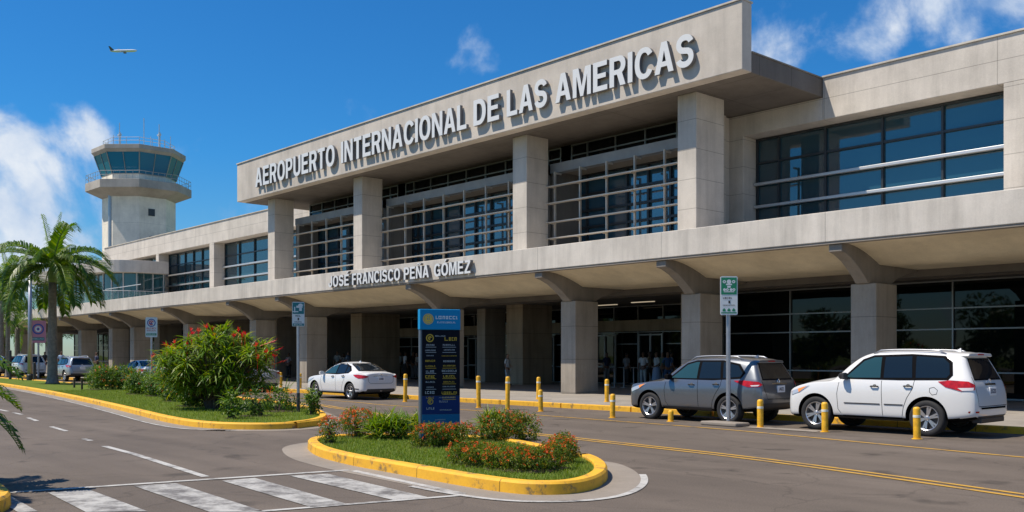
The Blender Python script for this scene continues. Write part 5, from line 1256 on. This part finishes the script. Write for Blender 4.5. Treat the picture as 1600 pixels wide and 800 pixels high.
blades(P2, .12, 26000, (-16.5, -8, 7, 12.6), .05, 'short mown grass on the small lawn', 3)
blades(P1, .11, 34000, (-46, -19.5, 9, 17), .07, 'short mown grass on the long lawn', 4)

def frond(mb, rb, base, az, el, Lr, droop, leaf, r, nl=34, vee=.55, mi=0):
    d = Vector((math.cos(az)*math.cos(el), math.sin(az)*math.cos(el), math.sin(el))); side = Vector((-math.sin(az), math.cos(az), 0))
    pts = [base.copy()]; ds = [d.copy()]; q = base.copy()
    seg = 12
    for k in range(seg):
        d = (d+Vector((0, 0, -droop/seg*(.35+1.4*k/seg)))).normalized(); q = q+d*Lr/seg; pts.append(q.copy()); ds.append(d.copy())
    rb.tube(pts, [.035*(1-.8*k/seg)*Lr/2.6 for k in range(seg+1)], 5)
    for i in range(nl):
        t = .14+.86*i/nl; f = t*seg; k = min(seg-1, int(f)); p = pts[k].lerp(pts[k+1], f-k); dd = ds[k]; up = side.cross(dd).normalized()*-1
        if up.z < 0: up = -up
        ll = leaf*(1-(abs(t-.45)/.62)**2.2*.75)*r.uniform(.85, 1.12)
        for s in (-1, 1):
            v = (dd*(.55+.5*t)+side*s*.95+up*vee*r.uniform(.5, 1.2)).normalized()
            w_ = .042+.012*leaf
            a = p; b = p+v*ll*.5; v2 = (v+Vector((0, 0, -1.15))+rv(r)*.1).normalized(); c = b+v2*ll*.5
            sd = v.cross(up).normalized()*w_*.5
            mb.add([a-sd*.5, a+sd*.5, b+sd, b-sd, c], [(0, 1, 2, 3), (3, 2, 4)], mi)
def palm(name, label, p, h, r0, r1, n, Lr, leaf, seed, shaft=True, droop=1.5, spear=True, group=None, lean=(0, 0), nl=34, minel=-.35):
    r = random.Random(seed); R = empty(name, p, label, 'palm tree', group)
    top = Vector((lean[0], lean[1], h))
    prof = []
    k = 14
    pts = [Vector((0, 0, 0)), Vector((0, 0, .12)), Vector((0, 0, .5))]+[top*(.2+.8*j/8)+Vector((0, 0, 0)) for j in range(9)]
    rr = [r0*1.5, r0*1.25, r0*1.03]+[r0+(r1-r0)*j/8 for j in range(9)]
    MB().tube(pts, rr, 14).build('trunk', M['bark'], R, smooth=True)
    cs = h
    if shaft:
        MB().tube([top, top+Vector((0, 0, .25)), top+Vector((0, 0, .75)), top+Vector((0, 0, 1.1))], [r1*1.05, r1*1.25, r1*1.0, r1*.5], 12).build('crownshaft', M['shaft'], R, smooth=True); base = top+Vector((0, 0, .95))
    else: base = top
    cr = MB(); rb = MB()
    for i in range(n):
        az = i*2.399+r.uniform(-.15, .15); t = i/n; el = 1.0-(1.0-minel)*t**.75+r.uniform(-.08, .08)
        frond(cr, rb, base+Vector((0, 0, r.uniform(-.1, .1))), az, el, Lr*r.uniform(.88, 1.08), droop*r.uniform(.85, 1.15), leaf, r, nl)
    cr.build('crown', M['palm'], R, recalc=False); rb.build('frond_ribs', M['shaft'], R, smooth=True)
    if spear:
        y = MB(); yr = MB()
        for s_ in range(2): frond(y, yr, base+Vector((0, 0, .1)), 1.5+s_*2, 1.42-s_*.12, Lr*.75, .25, leaf*.55, r, 26, .8)
        y.build('young_frond', M['palm_y'], R, recalc=False); yr.build('frond_ribs', M['shaft'], R, smooth=True)
    return R
palm('palm_tree', 'large palm with a thick grey trunk on the long lawn, tallest palm', Vector((onx(82, 17.0), 17.0, .1)), 5.8, .27, .20, 24, 4.1, 1.05, 5, droop=1.75, nl=92, minel=-.3)
palm('palm_tree', 'slim palm just left of and behind the large palm', Vector((onx(50, 20.5)-2, 19.4, .1)), 6.0, .16, .13, 14, 3.6, 1.1, 6, droop=1.9, minel=-.5, nl=50)
palm('palm_tree', 'low bright palm beneath the slim palm at the left edge', Vector((onx(27, 24.5), 24.5, .1)), 4.2, .24, .18, 13, 3.6, .9, 7, shaft=False, droop=1.7, minel=-.3)
palm('palm_tree', 'yellowish palm at the far left edge of the picture', Vector((onx(2, 22.5), 22.5, .1)), 6.4, .22, .18, 13, 3.8, .95, 8, droop=1.9, minel=-.6)
palm('palm_tree', 'short leafy palm standing behind the far white car', Vector((onx(12, 27)-3, 25.2, .1)), 3.4, .24, .18, 16, 3.4, .9, 17, shaft=False, droop=1.6, minel=-.4)
palm('palm_tree', 'dark palm low against the canopy end between the other palms', Vector((-112, 23.6, .1)), 4.6, .22, .18, 16, 3.8, .95, 18, shaft=False, droop=1.8, minel=-.5)
palm('small_palm', 'small palm by the crosswalk whose frond tips reach in at the left edge', Vector((-14.0, 2.2, .1)), 1.0, .12, .1, 15, 1.75, .42, 9, shaft=False, droop=1.5, spear=False, nl=40, minel=-.1)

def tree(name, label, p, h, cr, seed, m='leaf_d', nblob=9, leaves=5200, ls=.32, group=None, low=.66):
    r = random.Random(seed); R = empty(name, p, label, 'tree', group); tk = MB(); lf = MB()
    tk.tube([(0, 0, 0), (.1, 0, h*.25), (0, .1, h*.5)], [h*.035, h*.026, h*.02], 8)
    cs = []
    for i in range(nblob):
        u = rv(r); c = Vector((u.x*cr*.7, u.y*cr*.7, h*low+u.z*h*(.9-low))); cs.append((c, cr*r.uniform(.32, .52))); tk.tube([(0, 0, h*.42), Vector((c.x*.5, c.y*.5, h*.55)), c], [h*.015, h*.01, h*.004], 5)
    for c, rad in cs:
        for _ in range(leaves//nblob):
            u = rv(r); u = u.normalized()*(u.length**.4); q = c+Vector((u.x, u.y, u.z*.75))*rad*r.uniform(.85, 1.1); small_leaf(lf, q, (u+rv(r)).normalized(), ls*r.uniform(.6, 1.3), ls*.5, r)
    tk.build('trunk', M['stem'], R, smooth=True); lf.build('crown', M[m], R, recalc=False); return R
bg = [((onx(8, 40), 40), 11, 4.5, 'leafy dark tree behind the palms at the left edge'), ((-150, 36), 12, 6, 'broad tree beyond the end of the canopy at the left edge'), ((-172, 50), 12, 6, 'distant dark tree left of the control tower'), ((-136, 27), 9, 5.5, 'round tree at the far end of the drop off lane'), ((-165, 22), 9, 5, 'distant round tree at the far end of the lawn'), ((-190, 12), 10, 6, 'distant broad tree beyond the road at the left edge')]
for i, ((x, y), h, c, lb) in enumerate(bg): tree('background_tree', lb, Vector((x, y, 0)), h, c, 300+i, leaves=7500, group='trees beyond the end of the terminal')
# trees across the road (seen mirrored in the glass)
r = random.Random(77)
for i in range(13):
    tree('roadside_tree', 'leafy tree standing across the road, seen mirrored in the lobby glass', Vector((-95+i*9+r.uniform(-2, 2), -34+r.uniform(-5, 5), 0)), r.uniform(6.5, 9.5), r.uniform(5, 7), 400+i, nblob=8, leaves=2600, ls=.7, low=.5, group='trees across the road')

# ------------------------------------------------------------------ people under the canopy
SKIN = [mat('skin_tan', (.36, .20, .13), .6), mat('skin_brown', (.17, .09, .055), .6)]
HAIR = mat('dark_hair', (.02, .015, .012), .7)
CLO = {k: mat('cloth_'+k, c, .85) for k, c in dict(white=(.62, .64, .66), light_blue=(.25, .36, .52), blue=(.08, .17, .36), navy=(.02, .03, .07), green=(.12, .20, .14), grey=(.22, .22, .23), black=(.02, .02, .02), pale=(.45, .52, .55), khaki=(.28, .23, .15), red=(.4, .04, .04)).items()}
def skinned(name, verts, edges, radii, m, parent=None, root=0, lv=1):
    me = bpy.data.meshes.new(name); me.from_pydata(verts, edges, []); o = bpy.data.objects.new(name, me); COL.objects.link(o)
    sk = o.modifiers.new('skin', 'SKIN'); sk.use_smooth_shade = True
    for i, rr in enumerate(radii): me.skin_vertices[0].data[i].radius = rr if isinstance(rr, tuple) else (rr, rr); me.skin_vertices[0].data[i].use_root = (i == root)
    sb = o.modifiers.new('sub', 'SUBSURF'); sb.levels = lv; sb.render_levels = lv
    em = evalmesh(o); em.name = name; bpy.data.objects.remove(o); em.materials.clear(); em.materials.append(m)
    for p in em.polygons: p.use_smooth = True
    o = bpy.data.objects.new(name, em); COL.objects.link(o)
    if parent: o.parent = parent
    return o
def make_person(pose, dress):
    R = bpy.data.objects.new('person', None); COL.objects.link(R)
    st = {'stand': .0, 'walk': .22, 'reach': .05}[pose]
    V = []; E = []; Rd = []
    def a(p, r, par=None):
        V.append(p); Rd.append(r); 
        if par is not None: E.append((par, len(V)-1))
        return len(V)-1
    pel = a((0, 0, .93), (.145, .105)); wa = a((0, 0, 1.08), (.125, .095), pel); ch = a((0, .0, 1.28), (.155, .11), wa); up = a((0, 0, 1.42), (.12, .085), ch); nk = a((0, 0, 1.50), .052, up); ch2 = a((0, -.015, 1.57), (.062, .075), nk); hd = a((0, -.01, 1.66), (.078, .095), ch2); tp = a((0, 0, 1.735), (.05, .06), hd)
    sh = {}; lg = {}
    for s in (-1, 1):
        k = s*st
        sh_ = a((s*.185, 0, 1.40), .055, up)
        if pose == 'reach' and s == 1: el = a((.25, -.16, 1.20), .042, sh_); wr = a((.20, -.40, 1.26), .03, el); pm = a((.19, -.47, 1.28), (.034, .018), wr); fd = Vector((0, -1, .1))
        elif pose == 'stand' and s == 1: el = a((.25, .02, 1.13), .042, sh_); wr = a((.14, -.20, 1.03), .03, el); pm = a((.08, -.25, 1.03), (.034, .018), wr); fd = Vector((-.7, -.6, -.1))
        else: el = a((s*.235, -k*.5+.02, 1.13), .042, sh_); wr = a((s*.245, -k-.06, .90), .03, el); pm = a((s*.245, -k-.08, .82), (.034, .018), wr); fd = Vector((0, -.15, -1))
        pmv = Vector(V[pm]); fd.normalize(); sd = fd.cross(Vector((s*1.0, 0, .2))).normalized()
        for j, ln in enumerate((.068, .078, .072, .055)):
            b = a(tuple(pmv+fd*.04+sd*(j-1.5)*.02), .0095, pm); a(tuple(pmv+fd*(.04+ln)+sd*(j-1.5)*.024+Vector((-s*.012, 0, 0))), .007, b)
        a(tuple(pmv-sd*.045+fd*.02), .010, pm)
        hp = a((s*.09, 0, .86), .092, pel); kn = a((s*.10, -k*.55-.01, .49), .06, hp); an = a((s*.10, -k+.03, .10), .038, kn); he = a((s*.105, -k-.02, .045), .04, an); a((s*.115, -k-.14, .03), (.038, .025), he)
    body = skinned('body', V, E, Rd, SKIN[0], R)
    # face: nose and eyes grow from the head mesh region as one child of the head
    MB().add([(-.014, -.105, 1.63), (.014, -.105, 1.63), (0, -.128, 1.635), (0, -.10, 1.675)], [(0, 1, 2), (1, 3, 2), (0, 2, 3)]).build('nose', SKIN[0], R)
    ey = MB()
    for s in (-1, 1): ey.lathe([(.001, -.012), (.011, -.006), (.011, .006), (.001, .012)], 8, 'Y', (s*.031, -.094, 1.665))
    ey.build('eyes', HAIR, R)
    hm = skinned('hair', [(0, .03, 1.60), (0, .02, 1.68), (0, .012, 1.745)], [(0, 1), (1, 2)], [(.062, .06), (.084, .085), (.058, .062)], HAIR, R)
    # clothes: shells a little larger than the body
    sv = [(0, 0, .90), (0, 0, 1.08), (0, 0, 1.28), (0, 0, 1.425)]; se = [(0, 1), (1, 2), (2, 3)]; sr = [(.165, .125), (.145, .115), (.172, .127), (.125, .09)]
    for s in (-1, 1):
        i = [k for k, v in enumerate(V) if abs(v[0]-s*.185) < 1e-6 and abs(v[2]-1.40) < 1e-6][0]; e_ = [b for a_, b in E if a_ == i][0]
        m_ = Vector(V[i]).lerp(Vector(V[e_]), .85); n = len(sv); sv += [V[i], tuple(m_)]; sr += [.07, .062]; se += [(3, n), (n, n+1)]
    skinned('shirt', sv, se, sr, CLO['white'], R)
    if dress:
        MB().lathe([(.15, 1.0), (.18, .9), (.24, .45), (.26, .30), (.25, .30), (.14, .98)], 20).build('skirt', CLO['navy'], R, smooth=True)
    else:
        tv = [(0, 0, .95)]; te = []; tr_ = [(.158, .12)]
        for s in (-1, 1):
            k = s*st; n = len(tv); tv += [(s*.09, 0, .84), (s*.10, -k*.55-.01, .49), (s*.10, -k+.03, .12)]; tr_ += [.104, .078, .06]; te += [(0, n), (n, n+1), (n+1, n+2)]
        skinned('trousers', tv, te, tr_, CLO['navy'], R)
    sh_ = MB()
    for s in (-1, 1): k = s*st; sh_.box(s*.11-.05, s*.11+.05, -k-.19, -k+.07, 0.0, .085)
    sh_.build('shoes', CLO['black'], R, bevel=.03)
    return R
protos = [make_person('stand', False), make_person('walk', False), make_person('reach', False), make_person('stand', True)]
used = [False]*4
def person(px, y, k, rz, shirt, low, label, h=1.0, skin=0, x=None):
    if not used[k]: o = protos[k]; used[k] = True
    else: o = copy_tree(protos[k]); 
    o.location = (onx(px, y) if x is None else x, y, .1515); o.rotation_euler = (0, 0, rz); o.scale = (h, h, h)
    tag(o, label, 'person', 'people waiting under the canopy')
    for c in kids(o):
        n = c.name.split('.')[0]; m = {'shirt': CLO[shirt], 'trousers': CLO[low], 'skirt': CLO[low], 'body': SKIN[skin], 'nose': SKIN[skin]}.get(n)
        if m: c.material_slots[0].link = 'OBJECT'; c.material_slots[0].material = m
ppl = [(1005, 37, 0, .3, 'white', 'pale', 'person in a white top and pale trousers, left of the group by the entrance', 1.0, 1), (1026, 36.4, 3, -.4, 'pale', 'light_blue', 'person in a pale top and long light blue skirt by the entrance', 1.0, 1),
       (1043, 37.2, 1, 1.2, 'blue', 'blue', 'person all in blue walking beside the entrance', 1.0, 0), (1049, 38.5, 0, 2.4, 'light_blue', 'grey', 'person in a light blue shirt behind the one in blue', 1.0, 1),
       (979, 38.6, 0, 3.0, 'grey', 'black', 'person in grey and black in the shadow left of the entrance group', .98, 1), (1150, 37, 0, .2, 'blue', 'navy', 'person in dark blue seen above the roof of the grey car', 1.05, 1) ,
       (793, 33.2, 0, 1.9, 'white', 'pale', 'person in white leaning beside the broad rear column', .95, 0),
       (590+3, 37, 2, .8, 'light_blue', 'navy', 'person in a light blue shirt above the boot of the white sedan', 1.05, 1), (617, 38, 0, 1.5, 'grey', 'black', 'person in a grey shirt right of the one in light blue', 1.05, 1), (633, 36.5, 3, 2.8, 'white', 'black', 'person in a white top and dark skirt just left of the totem', 1.05, 1),
       (651, 38, 0, .2, 'white', 'grey', 'person in white at the left edge of the totem', 1.0, 0), (506, 36, 1, -1.2, 'white', 'black', 'person in a white shirt above the roof front of the white sedan', 1.08, 1), (527, 37, 0, .6, 'pale', 'navy', 'person in a pale shirt above the roof of the white sedan', 1.08, 0),
       (537, 38, 0, 1.6, 'white', 'grey', 'person in white second from the broad column behind the white sedan', 1.0, 1), (544, 36.5, 2, 2.2, 'light_blue', 'navy', 'person in light blue right beside the broad column behind the sedan', 1.08, 0),
       (451, 33.5, 0, .4, 'grey', 'black', 'person in grey standing right of the big bush under the canopy', 1.0, 1), (96, 25.5, 0, 1.0, 'light_blue', 'navy', 'person in light blue behind the silver blue car', 1.1, 1), (151, 26.5, 0, .2, 'navy', 'black', 'person in dark clothes right of the silver blue car', 1.05, 1), (70, 25.5, 1, .8, 'black', 'black', 'person in black walking behind the far white car', 1.1, 1)]
ppl += [(498, 38.5, 3, 1.0, 'pale', 'black', 'person in pale top and black skirt leftmost in the group behind the sedan', 1.05, 0), (517, 38.6, 2, -.6, 'light_blue', 'black', 'person in light blue reaching out, middle of the group behind the sedan', 1.05, 1),
        (606, 38.8, 1, -2.0, 'blue', 'navy', 'person in blue walking between the sedan and the totem', 1.05, 1), (626, 39.0, 0, .9, 'pale', 'khaki', 'person in pale top and khaki trousers deep under the canopy left of the totem', 1.05, 1), (645, 37.2, 0, 2.0, 'black', 'grey', 'person in black shirt and grey trousers just left of the totem edge', 1.05, 1),
        (948, 38.8, 0, 1.4, 'navy', 'grey', 'person in navy just right of the sunlit column', 1.0, 1), (1015, 39.0, 1, -1.2, 'khaki', 'black', 'person in khaki behind the entrance group', 1.02, 1), (1035, 39.0, 0, .4, 'green', 'navy', 'person in a green shirt at the back of the entrance group', 1.0, 0), (1170, 36.2, 0, 1.4, 'pale', 'black', 'person in a pale top above the grey car, right of the tall sign', 1.05, 1)]
for a in ppl: person(*a)
# queue barrier posts inside the entrance shade
for i, px in enumerate((960, 975, 990, 663)):
    o = MB().lathe([(.16, 0), (.16, .02), (.03, .03), (.03, .95), (.05, 1.0), (.001, 1.02)], 12).build('barrier_post', M['steel'], smooth=math.radians(40)); o.location = (onx(px, 35), 35, .1515)
    tag(o, ['metal queue post nearest the sunlit middle column', 'middle metal queue post by the entrance', 'metal queue post nearest the entrance group', 'metal queue post behind the totem'][i], 'post', 'queue barrier posts')

# ------------------------------------------------------------------ airliner
def plane():
    D = 1400; c, s = math.sin(YAW), math.cos(YAW); lx = (193-800)/1488*D; pos = Vector((s*lx-c*D, c*lx+s*D, CH+(556-79.5)/1488*D))
    R = empty('airliner', pos, 'small white and grey airliner climbing in the blue sky', 'aeroplane')
    WP = mat('airliner_white', (.75, .76, .78), .35); GP = mat('airliner_grey', (.10, .11, .13), .4)
    MB().lathe([(.01, -18.5), (.7, -17.5), (1.6, -13), (1.95, -9), (2.0, 10), (1.9, 14), (1.3, 17), (.5, 18.6), (.01, 19)], 20, 'X').build('fuselage', WP, R, smooth=True)
    def wing_(s_): 
        return [(3.5, s_*1.5, -.8), (-3.5, s_*1.5, -.8), (-8.2, s_*17, .9), (-6.6, s_*17, .9), (3.0, s_*1.5, -.2), (-3.3, s_*1.5, -.2), (-8.1, s_*17, 1.05), (-6.8, s_*17, 1.05)]
    F = [(0, 1, 2, 3), (7, 6, 5, 4), (0, 3, 7, 4), (1, 5, 6, 2), (3, 2, 6, 7), (0, 4, 5, 1)]
    for s_ in (-1, 1):
        MB().add(wing_(s_), F).build('wing', GP, R)
        MB().lathe([(.9, -.5), (1.15, 1.5), (1.05, 3.5), (.8, 3.7)], 14, 'X', (0, s_*5.8, -2.0)).build('engine', GP, R, smooth=True)
        MB().add([(-14.5, s_*.4, .6), (-17.8, s_*.4, .6), (-19.2, s_*6, .9), (-17.8, s_*6, .9), (-14.8, s_*.4, .85), (-17.6, s_*.4, .85), (-19.1, s_*6, 1.0), (-17.9, s_*6, 1.0)], F).build('tailplane', GP, R)
    MB().add([(-12.5, -.15, 1.4), (-17.8, -.15, 1.0), (-19.8, -.1, 7), (-17.6, -.1, 7), (-12.7, .15, 1.4), (-17.7, .15, 1.0), (-19.7, .1, 7), (-17.7, .1, 7)], F).build('tail_fin', GP, R)
    base = math.atan2(c, s)+0.0    # picture's right-hand direction
    R.rotation_euler = (Matrix.Rotation(math.atan2(c, s)+.35, 4, 'Z') @ Matrix.Rotation(-.13, 4, 'Y') @ Matrix.Rotation(.42, 4, 'X')).to_euler()
plane()
print('objects', len(bpy.data.objects))
